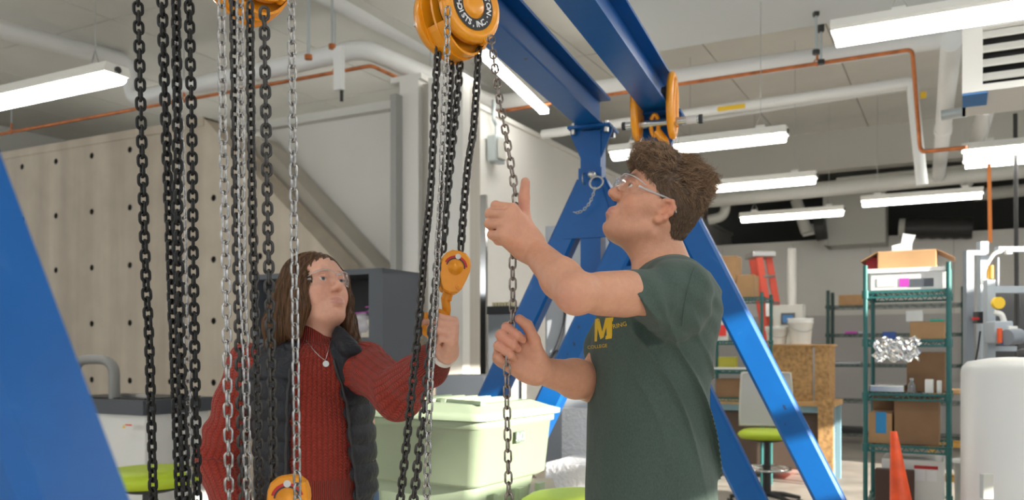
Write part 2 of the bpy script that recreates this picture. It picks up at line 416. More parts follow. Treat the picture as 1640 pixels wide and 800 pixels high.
# threaded drop rods from the ceiling
rods = [(494, 0, 92, 6.6, 'left one of the two blue-grey rods between the chain groups'), (532, 0, 75, 7.2, 'right one of the two blue-grey rods between the chain groups'), (1307, 14, 84, 7.2, 'double rod with black clamp above the white pipe'), (1315, 40, 100, 7.5, 'short rod beside the double rod with black clamp')]
for px, y0, y1_, Y, lb in rods:
    t = thing('hanger_rod', 'thin blue-grey threaded rod, '+lb, 'rod', P(px, y0-40 if y0 < 5 else y0, Y))
    MB().cyl(P(px, y0-60 if y0 < 5 else y0, Y), P(px, y1_, Y), .011, n=8).build('rod', M_galv, t)
    MB().cyl(P(px, y1_-4, Y), P(px, y1_+3, Y), .03, n=10).build('nut', M_cop if px < 1000 else mat('black_clamp', (.03, .03, .03), .5), t)
    if px > 1000: MB().box(P(px, y0+3, Y), (.04, .05, .09)).build('clamp', MATS['black_clamp'], t)
# wall conduit and junction box on the side wall
jb = PU(795, 240, US+.075)
t = thing('junction_box', 'grey electrical box on the white side wall below its conduit', 'box', jb)
MB().bbox(jb, (.10, .22, .26), RUV, .012).build('housing', M_galv, t)
MB().bbox(jb+AU*.06, (.02, .16, .2), RUV, .008).build('cover', M_grayp, t)
MB().tube(smoothpath([jb+UP*.1, PU(795, 200, US+.06), PU(790, 192, US+.06), PU(791, 160, US+.06)], .08), .018, 8).build('conduit', M_galv, t)
# C-shaped hanging bracket left of the middle chains
cb = P(545, 100, 7.2)
t = thing('wall_bracket', 'pale channel bracket with a black stub behind the thin rods', 'bracket', cb)
MB().box(P(543, 110, 7.2), (.08, .05, .36), RUV).build('channel', M_pipe, t); MB().cyl(P(547, 145, 7.2), P(547, 162, 7.2), .015).build('stub', MATS['black_clamp'], t)
# far dark plenum clutter: beams, ducts
t = thing('air_duct', 'pale boxy air duct in the dark gap above the back wall', 'duct', PV(1370, 350, 14.6))
d_a, d_b = PV(1322, 312, 14.6), PV(1418, 388, 14.6)
MB().buv(uof(d_a), uof(d_b), 14.6, 15.2, d_b.z, d_a.z).build('duct_body', M_grayp, t)
MB().buv(uof(d_a)-.03, uof(d_a)+.04, 14.55, 15.25, d_b.z, d_a.z+.03).build('flange', M_grayp, t)
t = thing('flex_duct', 'black flexible duct lying on top of the back wall', 'duct', PV(1440, 365, 14.9))
MB().tube([PV(1450+k*9, 365, 14.9) for k in range(13)], [.16+.012*(k % 2) for k in range(13)], 12).build('hose', MATS['black_clamp'], t)
MB().cyl(PV(1440, 365, 14.9), PV(1450, 365, 14.9), .15).build('collar', M_grayp, t)
t = thing('air_valve', 'small white-capped motor unit with black coupling in the dark gap', 'valve', PV(1310, 360, 14.4))
MB().cyl(PV(1285, 370, 14.4), PV(1305, 366, 14.4), .09).build('body', M_pipe, t); MB().cyl(PV(1306, 366, 14.4), PV(1322, 363, 14.4), .2).build('coupling', MATS['black_clamp'], t)
for (xa, ya, xb, yb, v, r, lb) in ((1560, 312, 1660, 302, 14.5, .09, 'dark pipe right of the farthest light'), (1180, 312, 1280, 300, 15, .09, 'dark pipe behind the fluorescent lights'), (1275, 320, 1292, 372, 14.2, .09, 'steep grey pipe behind the farthest left light')):
    pipe([PV(xa, ya, v), PV(xb, yb, v)], r, M_grayp, 'grey_pipe', lb)
pipe([PV(1135, 352, 12.5), PV(1160, 346, 12.5), PV(1163, 322, 12.5)], .07, M_grayp, 'grey_pipe', 'bent grey pipe stub just right of the man')
# ================================================================ FLUORESCENT LIGHTS
M_diff = mat('light_diffuser', (1, .97, .90), .5, emit=LAMP)
M_hous = mat('light_housing', (.78, .77, .72), .5)
M_wire = mat('steel_wire', (.55, .56, .56), .35, .9)
def fixture(u_c, v, z, L, label, s=1.0, hang=.35, wire=True):
    base = UV(u_c, v, z); t = thing('ceiling_light', label, 'light', base, 'fluorescent lights hanging in rows')
    n = 10; prof = []
    # housing: trapezoid prism
    MB().prism([(-.08*s, .045), (.08*s, .045), (.095*s, .0), (.085*s, -.015), (-.085*s, -.015), (-.095*s, .0)], UV(u_c-L/2, v, z+.05), BV, UP, L).build('housing', M_hous, t)
    pr = [(-.08*s, -.012)]+[(-.078*s*math.cos(a), -.02-.055*s*math.sin(a)) for a in [math.pi*k/10 for k in range(0, 11)]]+[(.08*s, -.012)]
    MB().prism(list(reversed(pr)), UV(u_c-L/2+.02, v, z+.05), BV, UP, L-.04).build('diffuser', M_diff, t, 'glowing white diffuser')
    for e in (-1, 1):
        MB().cyl(UV(u_c+e*L/2, v, z+.06), UV(u_c+e*(L/2+.012), v, z+.06), .022, n=12).build('end_plug', MATS['black_clamp'], t, 'black plug')
        uu = u_c+e*L*.36
        MB().box(UV(uu, v, z+.11), (.07, .04, .04), RUV).build('clip', M_hous, t)
        if wire:
            w = MB().tube([UV(uu-.05, v, z+.1), UV(uu, v, z+.22), UV(uu+.05, v, z+.1)], .004, 5)
            w.cyl(UV(uu, v, z+.22), UV(uu, v, CZ-.01 if v > 6 else 4.17), .003, n=5); w.build('hanging_wire', M_wire, t)
    return t
def fix_px(px_end, py, z, side, L, label, **kw):     # the px/py of one visible end
    p = PZ(px_end, py, z); u, v = uof(p), vof(p)
    return fixture(u-side*L/2, v, z, L, label, **kw)
ZL = 3.05
fix_px(188, 128, ZL, 1, 1.5, 'bright fluorescent light at the left edge with a black end plug', s=1.05)
fix_px(1333, 68, ZL, -1, 2.4, 'large bright fluorescent light at the top right corner', s=1.05)
fix_px(1261, 222, ZL, 1, 1.5, 'fluorescent light beside the man\'s hair, below the yellow marker')
fix_px(1308, 290, ZL, 1, 1.5, 'fluorescent light touching the back of the man\'s head in the picture')
fix_px(1352, 342, ZL, 1, 1.27, 'lowest and farthest left fluorescent light, above the red ladder')
fix_px(1575, 314, ZL, 1, 1.25, 'far fluorescent light above the green front rack')
fix_px(1540, 250, ZL, -1, 1.5, 'fluorescent light under the louvred heater, upper of a pair')
fix_px(1542, 266, ZL-.02, -1, 1.5, 'fluorescent light under the louvred heater, lower of a pair', hang=.3, wire=False)
fixture(.9, 3.6, ZL, 1.5, 'fluorescent light above the frame near the right windows')
for u_, v_ in ((-3.4, .6), (-.9, .6), (1.6, .6), (-3.4, -2), (-.9, -2), (1.6, -2)): fixture(u_, v_, 3.3, 1.5, '%s added fluorescent light of the %s unseen row, over and behind the photographer' % ({-3.4: 'left', -.9: 'middle', 1.6: 'right'}[u_], 'first' if v_ > 0 else 'second'), wire=False)  # unseen rows added for more light from above
for u_, lb_ in ((-6.2, 'left'), (-8.6, 'far left')):  # unseen tubes added to brighten the dim space above the concrete wall
    t = thing('fill_tube', 'added fill tube, %s, unseen behind the concrete wall to brighten the upper left' % lb_, 'light', UV(u_, 7.6, 3.3))
    MB().cyl(UV(u_-.7, 7.6, 3.3), UV(u_+.7, 7.6, 3.3), .03, n=12).build('tube', M_diff, t); MB().buv(u_-.75, u_+.75, 7.7, 7.74, 3.25, 3.35).build('batten', M_hous, t)
# light running deep behind the first beam
p0 = PZ(772, 76, 3.9); p1 = PZ(872, 172, 3.9)
t = thing('ceiling_light', 'bright strip light peeping out between hoist and first blue beam', 'light', p0)
MB().bar(p0, p1, .10, .05).build('housing', M_hous, t); MB().bar(p0-UP*.045, p1-UP*.045, .085, .04).build('diffuser', M_diff, t)
# ---------------------------------------------------------------- unit heater
hv = 6.1
h1 = PV(1541, 150, hv); h2 = PV(1541, 46, hv); hu0 = uof(h1); zb_, zt_ = h1.z, h2.z
M_heat = mat('heater_enamel', (.82, .81, .77), .45); M_blk = mat('matte_black', (.02, .02, .02), .7)
t = thing('unit_heater', 'white louvred unit heater hanging at the top right edge', 'heater', h1)
lu0 = uof(PV(1574, 100, hv)); lu1 = hu0+.95; lz0 = PV(1574, 135, hv).z; lz1 = PV(1574, 45, hv).z
b = MB(); b.buv(hu0, lu0, hv, hv+.03, zb_, zt_); b.buv(lu1, lu1+.1, hv, hv+.03, zb_, zt_); b.buv(lu0, lu1, hv, hv+.03, zb_, lz0); b.buv(lu0, lu1, hv, hv+.03, lz1, zt_)
b.buv(hu0, lu1+.1, hv+.03, hv+.6, zt_-.02, zt_); b.buv(hu0, lu1+.1, hv+.03, hv+.6, zb_, zb_+.02); b.buv(hu0, hu0+.02, hv+.03, hv+.6, zb_, zt_); b.buv(lu1+.08, lu1+.1, hv+.03, hv+.6, zb_, zt_)
b.build('casing', M_heat, t); MB().buv(hu0+.05, lu1+.05, hv+.15, hv+.17, zb_+.03, zt_-.03).build('fan_chamber', M_blk, t, 'black inside')
R_l = RUV @ Matrix.Rotation(math.radians(-38), 3, 'X')
for k in range(4):
    zz = lz1-(k+.45)*(lz1-lz0)/4
    MB().box(UV((lu0+lu1)/2, hv+.02, zz), (lu1-lu0, .012, .062), R_l).build('louver', M_heat, t)
MB().buv(hu0+.0, uof(PV(1582, 155, hv)), hv+.0, hv+.3, zb_-.014, zb_-.002).build('label_plate', mat('blue_label', (.05, .20, .50), .5), t, 'blue and white label')
txt('Reznor', .05, UV(lu0+.42, hv-.002, zb_+.035), AU, UP, M_blk, 'nameplate', t)
# ================================================================ BLUE GANTRIES
def blue_material():
    m = mat('blue_enamel', (.002, .072, .29), .38, Specular_IOR_Level=.35, bs=8, ba=.12); N = m.node_tree.nodes; L = m.node_tree.links; b = N['Principled BSDF']
    tc = N.new('ShaderNodeTexCoord'); n = N.new('ShaderNodeTexNoise'); n.inputs['Scale'].default_value = 7; n.inputs['Detail'].default_value = 9; n.inputs['Distortion'].default_value = 1.5
    L.new(tc.outputs['Object'], n.inputs['Vector'])
    cr = N.new('ShaderNodeValToRGB'); e = cr.color_ramp.elements; e[0].position = .275; e[0].color = (.02, .025, .05, 1); e[1].position = .305; e[1].color = (.001, .085, .31, 1)
    f = e.new(.70); f.color = (.001, .095, .34, 1); g = e.new(.75); g.color = (.02, .12, .37, 1)
    L.new(n.outputs['Fac'], cr.inputs[0]); L.new(cr.outputs[0], b.inputs['Base Color']); return m
M_blue = blue_material(); M_bolt = mat('zinc_bolt', (.45, .45, .44), .35, .9)
GD = Vector((.353, .936, 0)).normalized(); GS = Vector((GD.y, -GD.x, 0))     # beam direction, sideways (towards camera right)
BW, BH = .115, .165
def leg_part(a, b, t, w=.115, lab=None):
    m = MB(); d = (b-a).normalized()
    # box tube with rolled edges: octagonal section
    sd = (GS-d*GS.dot(d)).normalized(); n = d.cross(sd); c = .012; h = w/2; hd = .05
    sec = [(-h+c, -hd), (h-c, -hd), (h, -hd+c), (h, hd-c), (h-c, hd), (-h+c, hd), (-h, hd-c), (-h, -hd+c)]
    m.prism(sec, a, sd, n, (b-a).length) if sd.cross(n).dot(d) > 0 else m.prism([(x, y) for x, y in reversed(sec)], a, sd, n, -(b-a).length)
    return m.build('leg', M_blue, t)
def a_frame(top, t, near=False):
    ax = top-UP*.0; sp = .51; zj = 2.09
    j = Vector((ax.x, ax.y, zj))
    for s in (-1, 1):
        a = j+GS*(.015*s)+UP*.03; b = Vector((j.x, j.y, .16))+GS*(s*sp*(zj-.16))
        leg_part(a, b, t)
        MB().cyl(b-UP*.07-GD*.02, b-UP*.07+GD*.02, .075, n=20).box(b-UP*.03, (.1, .1, .05)).build('caster', M_blk, t, 'black caster wheel')
    MB().bar(Vector((j.x, j.y, ax.z-.02)), Vector((j.x, j.y, 1.66)), .095, .095, GS).build('post', M_blue, t)
    MB().prism([(-.125, -.22), (.125, -.22), (.055, .02), (.055, .10), (-.055, .10), (-.055, .02)], j-GD*.056, GS, UP, -.008).build('web_plate', M_blue, t)
    m = MB(); m.bar(j+GS*-.235+UP*(1.70-zj), j+GS*.235+UP*(1.70-zj), .05, .07, UP); m.build('crossbar', M_blue, t)
    m = MB(); m.bar(Vector((j.x, j.y, .75))+GS*-.66, Vector((j.x, j.y, .75))+GS*.66, .06, .06, UP) if near else None
    if near: m.build('lower_crossbar', M_blue, t)
    cp_ = MB().box(ax-UP*.006, (.20, .17, .012), Matrix((GS, GD, UP)).transposed()).build('cap_plate', M_blue, t)
    for s in (-1, 1):
        MB().prism([(.045*s, 0), (.098*s, 0), (.098*s, -.02), (.045*s, -.14)][::s], ax-GD*.03-UP*.012, GS, UP, .01).build('gusset', M_blue, t)
        for e in (-1, 1):
            q = ax+GS*(.078*s)+GD*(.06*e); MB().cyl(q-UP*.035, q+UP*.015, .012, n=6, smooth=False).build('bolt', M_bolt, cp_)
def gantry(end, Yn, label):
    t = thing('gantry_crane', label, 'gantry', Vector((end.x, end.y, 0)))
    near = end+GD*((Yn-end.y)/GD.y); a = near-GD*.12; b = end+GD*.10
    m = MB(); c0 = UP*.0
    m.bar(a+UP*.008, b+UP*.008, BW, .012, GS); m.bar(a+UP*(BH-.008), b+UP*(BH-.008), BW, .012, GS); m.bar(a+UP*BH/2, b+UP*BH/2, .010, BH-.02, GS)
    m.build('i_beam', M_blue, t)
    for q, nr in ((end, False), (near, True)): a_frame(q, t, nr)
    return t, near
E1 = P(950, 206, 4.0); E2 = P(1058, 190, 3.78); E2.z = E1.z
g1, near1 = gantry(E1, .85, 'blue gantry crane whose upright leg fills the left edge of the photo')
g2, near2 = gantry(E2, -1.1, 'blue gantry crane carrying the orange trolley and hook above the man')
# pin, ring and keeper chain on the post of the first gantry
M_zinc = mat('zinc_chain', (.55, .55, .53), .35, .95)
pq = P(951, 282, 3.94)
MB().cyl(pq+GD*.05, pq-GD*.035, .018, n=16).ball(pq-GD*.035, .018).build('pin', M_zinc, g1, 'bright steel pin')
def ring(c, nrm, R, r, n=24, sy=1.0):
    x = nrm.orthogonal().normalized(); y = nrm.cross(x); return MB().tube([c+x*R*math.cos(2*math.pi*k/n)+y*R*sy*math.sin(2*math.pi*k/n) for k in range(n)], r, 7, closed=True)
ring(P(955, 292, 3.88), (-GD+UP*.3).normalized(), .030, .0045).build('ring', M_zinc, g1, 'bright steel ring')
ring(P(935, 286, 3.95), GS, .024, .003).build('ring', M_bolt, g1, 'thin dark ring')
# ---------------------------------------------------------------- chain links
def link_mesh(name, pitch, width, wire, m, n=22, k=8):
    L = pitch+2*wire; ho = L/2-width/2; rr = width/2-wire/2; pts = []
    for i in range(n):
        t = 2*math.pi*i/n; x = rr*math.cos(t); z = rr*math.sin(t)+(ho if math.sin(t) > 0 else -ho if math.sin(t) < 0 else 0)
        pts.append(Vector((x, 0, z)))
    half = n//4
    pts = [Vector((rr*math.cos(t), 0, rr*math.sin(t)+ho)) for t in [math.pi*i/8 for i in range(9)]]+[Vector((-rr*math.cos(t), 0, -rr*math.sin(t)-ho)) for t in [math.pi*i/8 for i in range(9)]]
    return MB().tube(pts, wire/2, k, closed=True, ref=(0, 1, 0)).mesh(name, m)
M_cb = mat('blackened_chain', (.022, .022, .021), .42, .55, ns=40, na=.4)
M_cb2 = mat('worn_dark_chain', (.075, .072, .068), .38, .7, ns=60, na=.5)
M_cs = mat('bright_chain', (.42, .41, .40), .25, .95, ns=50, na=.5)
M_cr = mat('dull_steel_chain', (.30, .255, .225), .32, .9, ns=70, na=.6)
LM = {}
for key, m in (('b', M_cb), ('w', M_cb2)): LM['load'+key] = link_mesh('load_link_'+m.name, .0190, .0225, .0066, m)
for key, m in (('s', M_cs), ('r', M_cr)): LM['hand'+key] = link_mesh('hand_link_'+m.name, .0225, .0185, .0047, m)
def chain(pts, kind, ang, label, group, pitch=None, cat='chain', s=1.0):
    """pts: [(px, py, Y)]"""
    w = [P(*p) for p in pts]
    # smooth path
    if len(w) > 2:
        out = []
        for i in range(len(w)-1):
            p0 = w[max(i-1, 0)]; p1 = w[i]; p2 = w[i+1]; p3 = w[min(i+2, len(w)-1)]
            for k in range(12):
                t = k/12; out.append(.5*((2*p1)+(p2-p0)*t+(2*p0-5*p1+4*p2-p3)*t*t+(3*p1-p0-3*p2+p3)*t**3))
        out.append(w[-1]); w = out
    pt = (.0190 if kind.startswith('load') else .0225)*s
    t = thing('lifting_chain', label, cat, w[0], group)
    me = LM[kind]; acc = 0; i = 0; seg = (w[1]-w[0]).length; pos = 0; n = 0
    tot = sum((w[j+1]-w[j]).length for j in range(len(w)-1)); cnt = int(tot/pt)
    cum = [0]
    for j in range(len(w)-1): cum.append(cum[-1]+(w[j+1]-w[j]).length)
    j = 0; rnd = random.Random(len(label)*7+cnt)
    for n in range(cnt):
        dd = (n+.5)*pt
        while j < len(w)-2 and cum[j+1] < dd: j += 1
        f = (dd-cum[j])/max(1e-6, cum[j+1]-cum[j]); p = w[j].lerp(w[j+1], f); d = (w[j+1]-w[j]).normalized()
        x = (Vector((1, 0, 0))-d*d.x).normalized(); y = d.cross(x)
        a = math.radians(ang+90*(n % 2)+rnd.uniform(-6, 6))+.25*math.sin(n*.07+ang)
        xx = x*math.cos(a)+y*math.sin(a); yy = d.cross(xx)
        M = Matrix((xx, yy, d)).transposed().to_4x4(); M.translation = p-w[0]
        o = bpy.data.objects.new('link', me); C.objects.link(o); o.parent = t; o.matrix_local = M @ Matrix.Diagonal((s, s, s, 1))
    return t
GL = 'chains of the left group'; GM = 'chains of the middle group'
B = -70
chain([(219, B, 1.72), (232, 400, 1.72), (239, 550, 1.72), (247, 860, 1.72)], 'loadb', 45, 'black chain standing alone at the far left of the left group', GL)
chain([(258, B, 1.66), (263, 125, 1.66), (271, 350, 1.66), (280, 600, 1.66), (290, 860, 1.66)], 'loadb', 5, 'second black chain from the left, crossing the lower black cluster', GL)
chain([(281, B, 1.60), (284, 200, 1.60), (285, 400, 1.60), (292, 650, 1.60), (302, 860, 1.60)], 'loadb', 15, 'third black chain from the left, thickest looking with tilted links', GL)
chain([(277, B, 1.78), (290, 250, 1.78), (296, 480, 1.78), (299, 550, 1.78), (306, 860, 1.78)], 'hands', 40, 'bright silver chain peeping out between two black chains in the left cluster', GL)
chain([(301, B, 1.74), (307, 200, 1.74), (310, 450, 1.74), (317, 860, 1.74)], 'loadb', 50, 'fourth black chain from the left, before the gap and the lone silver chain', GL)
chain([(354, B, 1.56), (357, 200, 1.56), (362, 450, 1.56), (368, 860, 1.56)], 'hands', 8, 'silver chain in front of the red sweater sleeve, leftmost in front of the woman', GL)
chain([(374, -10, 1.70), (377, 200, 1.70), (380, 400, 1.70), (392, 860, 1.70)], 'loadw', 8, 'dark chain directly left of a silver strand, over the woman\'s shoulder', GL)
chain([(384, -10, 1.60), (388, 400, 1.60), (394, 600, 1.60), (397, 860, 1.60)], 'hands', 20, 'silver strand touching the dark chain over the woman\'s shoulder', GL)
chain([(400, 4, 1.76), (402, 200, 1.76), (406, 400, 1.76), (417, 860, 1.76)], 'loadw', 48, 'dark close-linked chain just left of the woman\'s hair', GL)
chain([(423, 14, 1.68), (426, 200, 1.68), (431, 450, 1.68), (436, 650, 1.68), (438, 792, 1.70)], 'loadw', 4, 'dark chain over the woman\'s hair, running into the lowest orange block', GL)
chain([(466, B, 1.58), (469, 200, 1.58), (472, 450, 1.58), (477, 860, 1.58)], 'hands', 32, 'silver chain beside the woman\'s face, rightmost of the left group', GL)
YM = 1.98
chain([(703, 62, 2.06), (697, 150, 2.04), (690, 300, 2.02), (680, 400, 2.0), (672, 500, 1.96), (662, 600, 1.93), (652, 700, 1.93), (641, 800, 1.93), (636, 860, 1.93)], 'loadw', 42, 'dark chain at the left of the middle group, swinging away to lower left', GM)
chain([(717, 12, 1.96), (715, 100, 1.95), (710, 200, 1.94), (707, 300, 1.93), (701, 400, 1.90), (697, 500, 1.86), (690, 600, 1.84), (686, 700, 1.84), (682, 860, 1.84)], 'hands', 25, 'silver chain of the middle group in front of the yellow hook', GM)
chain([(723, 84, 2.08), (718, 200, 2.05), (711, 300, 2.02), (701, 420, 1.97), (692, 520, 1.93), (681, 640, 1.90), (669, 740, 1.90), (656, 860, 1.90)], 'loadw', 20, 'dark chain twisting behind the silver chain of the middle group', GM)
chain([(738, 88, 2.10), (731, 169, 2.08), (719, 287, 2.04), (708, 412, 2.02)], 'loadw', 45, 'dark chain ending at the left side of the hook block', GM)
chain([(767, 78, 2.06), (759, 200, 2.04), (750, 260, 2.03), (744, 320, 2.02), (737, 412, 2.0)], 'loadw', 40, 'dark chain ending at the right side of the hook block', GM)
chain([(786, 58, 2.00), (797, 140, 1.93), (812, 225, 1.86), (827, 325, 1.80), (824, 365, 1.80), (821, 410, 1.80), (821, 500, 1.80), (815, 540, 1.80), (812, 585, 1.80), (812, 650, 1.80), (815, 800, 1.80), (816, 860, 1.80)], 'handr', 12, 'dull steel chain running from the round hoist through both of the man\'s hands', GM)
# keeper chain of the pin (small links joined)
kp = [P(953, 300, 3.87), P(950, 312, 3.88), P(944, 326, 3.89), P(934, 337, 3.90), P(924, 341, 3.91), P(916, 338, 3.92)]
km = MB(); n = 0; dense = smoothpath(kp, .02, 3); L_ = [0]
for i in range(len(dense)-1): L_.append(L_[-1]+(dense[i+1]-dense[i]).length)
nn = int(L_[-1]/.0125)
for k in range(nn):
    dd = (k+.5)*.0125; j = max(i for i in range(len(L_)-1) if L_[i] <= dd); d = (dense[j+1]-dense[j]).normalized(); p = dense[j]+d*(dd-L_[j])
    x = (Vector((1, 0, 0))-d*d.x).normalized(); y = d.cross(x); a = k*math.pi/2+.4; xx = x*math.cos(a)+y*math.sin(a)
    km.tube([p+d*(.0085*math.sin(q))+xx*(.0055*math.cos(q)) for q in [math.pi*2*e/10 for e in range(10)]], .0018, 5, closed=True)
stuff(km.build('keeper_chain', M_zinc, g1, 'short bright keeper chain'))
# ================================================================ HOISTS, BLOCKS, HOOKS
M_org = mat('orange_enamel', (.86, .33, .008), .30, bs=25, ba=.04, Coat_Weight=.3)
M_org2 = mat('orange_cast', (.80, .30, .010), .38, bs=60, ba=.15)
M_redd = mat('red_decal', (.50, .02, .02), .5); M_whi = mat('white_print', (.85, .85, .85), .5); M_brl = mat('decal_black', (.025, .027, .03), .45)
M_lab = mat('silver_label', (.6, .6, .6), .4)
def arc_band(c, n, x, r0, r1, a0, a1, m, name, parent, sy=1.0, k=24):
    y = n.cross(x); vs = []; fs = []
    for i in range(k+1):
        a = a0+(a1-a0)*i/k; d = x*math.cos(a)+y*math.sin(a); vs += [c+d*r0, c+d*r1]
    fs = [(2*i, 2*i+1, 2*i+3, 2*i+2) for i in range(k)]
    if (a1 < a0): fs = [f[::-1] for f in fs]
    return MB().add(vs, fs).build(name, m, parent)
def hoist(c, n, label, text=True, roll=0.0):
    """c centre of the front cover face, n its normal"""
    n = n.normalized(); x = UP.cross(n).normalized(); y = n.cross(x)      # x to the right seen from the front, y up
    t = thing('chain_hoist', label, 'hoist', c)
    # hand-wheel cover (front) with rolled rim and boss
    b = MB().lathe([(0, .010), (.022, .010), (.0285, .006), (.030, 0), (.0600, 0), (.063, .004), (.074, .004), (.081, .0), (.0855, -.008), (.086, -.030), (.080, -.034), (.078, -.030), (.078, -.01)], c, n, 48, x)
    b.build('wheel_cover', M_org, t)
    arc_band(c+n*.0012, n, x, .0318, .0585, 0, 2*math.pi, M_brl, 'label_ring', t, k=48)
    if text:
        R = .0450
        for i, ch in enumerate('HOISTS,INC.'):
            a = math.radians(186+i*13.6); d = x*math.cos(a)+y*math.sin(a)
            txt(ch, .0195, c+n*.0022+d*R, n.cross(d), -d, M_whi, 'letter', t, bold=.0005)
        for i, ch in enumerate('HARRINGTON'):
            a = math.radians(160-i*18.6); d = x*math.cos(a)+y*math.sin(a)
            txt(ch, .0195, c+n*.0022+d*R, -n.cross(d), d, M_whi, 'letter', t, bold=.0005)
        for a in (173, -24):
            d = x*math.cos(math.radians(a))+y*math.sin(math.radians(a)); MB().cyl(c+n*.0012+d*R, c+n*.002+d*R, .0022, n=10).build('dot', M_whi, t)
    # hand wheel with pockets between covers
    MB().lathe([(0, -.034), (.052, -.034), (.070, -.036), (.056, -.048), (.070, -.060), (.052, -.062), (0, -.062)], c, n, 32, x).build('hand_wheel', M_blk, t, 'dark wheel')
    # frame plates (egg shaped) and lower scoop
    def egg(r, drop, w): 
        pts = []
        for k in range(36):
            a = 2*math.pi*k/36; px_, py_ = r*math.cos(a), r*math.sin(a)
            if py_ < 0: py_ = py_*(1+drop/r); px_ *= (1-.15*(abs(math.sin(a))))
            pts.append((px_, py_))
        return pts
    for off, th, r, dr in ((-.066, .010, .086, .030), (-.118, .010, .090, .026)):
        MB().prism(egg(r, dr, 1), c+n*(off-th), x, y, th).build('side_plate', M_org, t)
    # scoop: curved wall joining the plates at the bottom
    vs = []; fs = []; K = 18
    for k in range(K+1):
        a = math.radians(205+130*k/K); px_, py_ = .084*math.cos(a)*(1-.12*abs(math.sin(a))), .084*math.sin(a)*1.33
        for off in (-.030, -.125):
            for q in (1.0, .95): vs.append(c+x*px_*q+y*py_*q+n*off)
    for k in range(K):
        o = 4*k
        fs += [(o, o+2, o+6, o+4), (o+1, o+5, o+7, o+3), (o, o+4, o+5, o+1), (o+2, o+3, o+7, o+6)]
    MB().add(vs, fs, False).build('chain_guard', M_org, t)
    MB().lathe([(0, -.078), (.05, -.078), (.062, -.086), (.05, -.096), (.062, -.106), (.05, -.114), (0, -.114)], c-y*.01, n, 24, x).build('load_sheave', M_blk, t, 'dark sheave')
    # gear housing at the back
    MB().lathe([(.094, -.128), (.096, -.140), (.090, -.165), (.070, -.180), (.035, -.186), (0, -.186)], c-y*.006, n, 40, x).build('gear_cover', M_org, t)
    for k in range(6):
        a = math.radians(60*k+20); d = x*math.cos(a)+y*math.sin(a); q = c+d*.082-n*.168
        MB().cyl(q+n*.02, q-n*.012, .007, n=6, smooth=False).build('bolt', M_bolt, t)
    for k, a in enumerate((-62, 62, 180)):
        d = x*math.cos(math.radians(a))+y*math.sin(math.radians(a)); q = c+d*.083-n*.028
        MB().cyl(q, q+n*.030, .009, .008, n=16).build('rim_lug', M_org, t); MB().cyl(q+n*.030, q+n*.033, .0048, n=6, smooth=False).build('screw', M_zinc, t)
    q = c-y*.088-n*.05+x*-.035
    MB().box(c+x*-.045-y*.062-n*.045, (.003, .03, .02), Matrix((x, y, n)).transposed() @ Matrix.Rotation(-.6, 3, 'Z')).build('warning_label', M_redd, t, 'small red label')
    # suspension shank and hook upward to the beam
    tp = c-n*.095+y*.10
    MB().cyl(tp-y*.03, tp+y*.05, .016).build('shank', M_org, t)
    hk = [tp+y*.05+x*(.028*math.sin(a))+y*(.030-.030*math.cos(a)) for a in [math.radians(q) for q in range(0, 300, 20)]]
    MB().tube(hk, [.010+.003*math.sin(i*.22) for i in range(len(hk))], 10).build('top_hook', M_org2, t)
    for ch in t.children:          # the body behind the cover is slimmer than it is wide
        for v_ in ch.data.vertices:
            h_ = (v_.co-c).dot(n)
            if h_ < 0: v_.co -= n*h_*.30
    return t, tp+y*.11
HN = Vector((.66, -.75, .02))
hoist(P(758, 8, 2.02), HN, 'orange round chain hoist with black lettered ring at the top centre')
h2, _ = hoist(P(424, -68, 1.78), Vector((.62, -.78, .02)), 'orange chain hoist cut off by the top edge, above the left chains')
# cross bars carrying the hoists between the beams (above the frame)
def crossbar(px, Y, zt, lb):
    a = P(px, 0, Y); 
    t = thing('spreader_bar', lb, 'bar', Vector((a.x, a.y, E1.z+BH)))
    c_ = Vector((a.x, a.y, E1.z+BH+.03)); MB().bar(c_-Vector((.75, 0, 0)), c_+Vector((.75, 0, 0)), .06, .06, UP).build('bar', M_blue, t)
    MB().cyl(c_, Vector((a.x, a.y, zt)), .008).build('drop_link', M_bolt, t)
crossbar(722, 2.12, 2.33, 'blue spreader bar lying across the two beams over the centre hoist')
crossbar(400, 1.82, 2.30, 'blue spreader bar lying across the beams over the left chains')
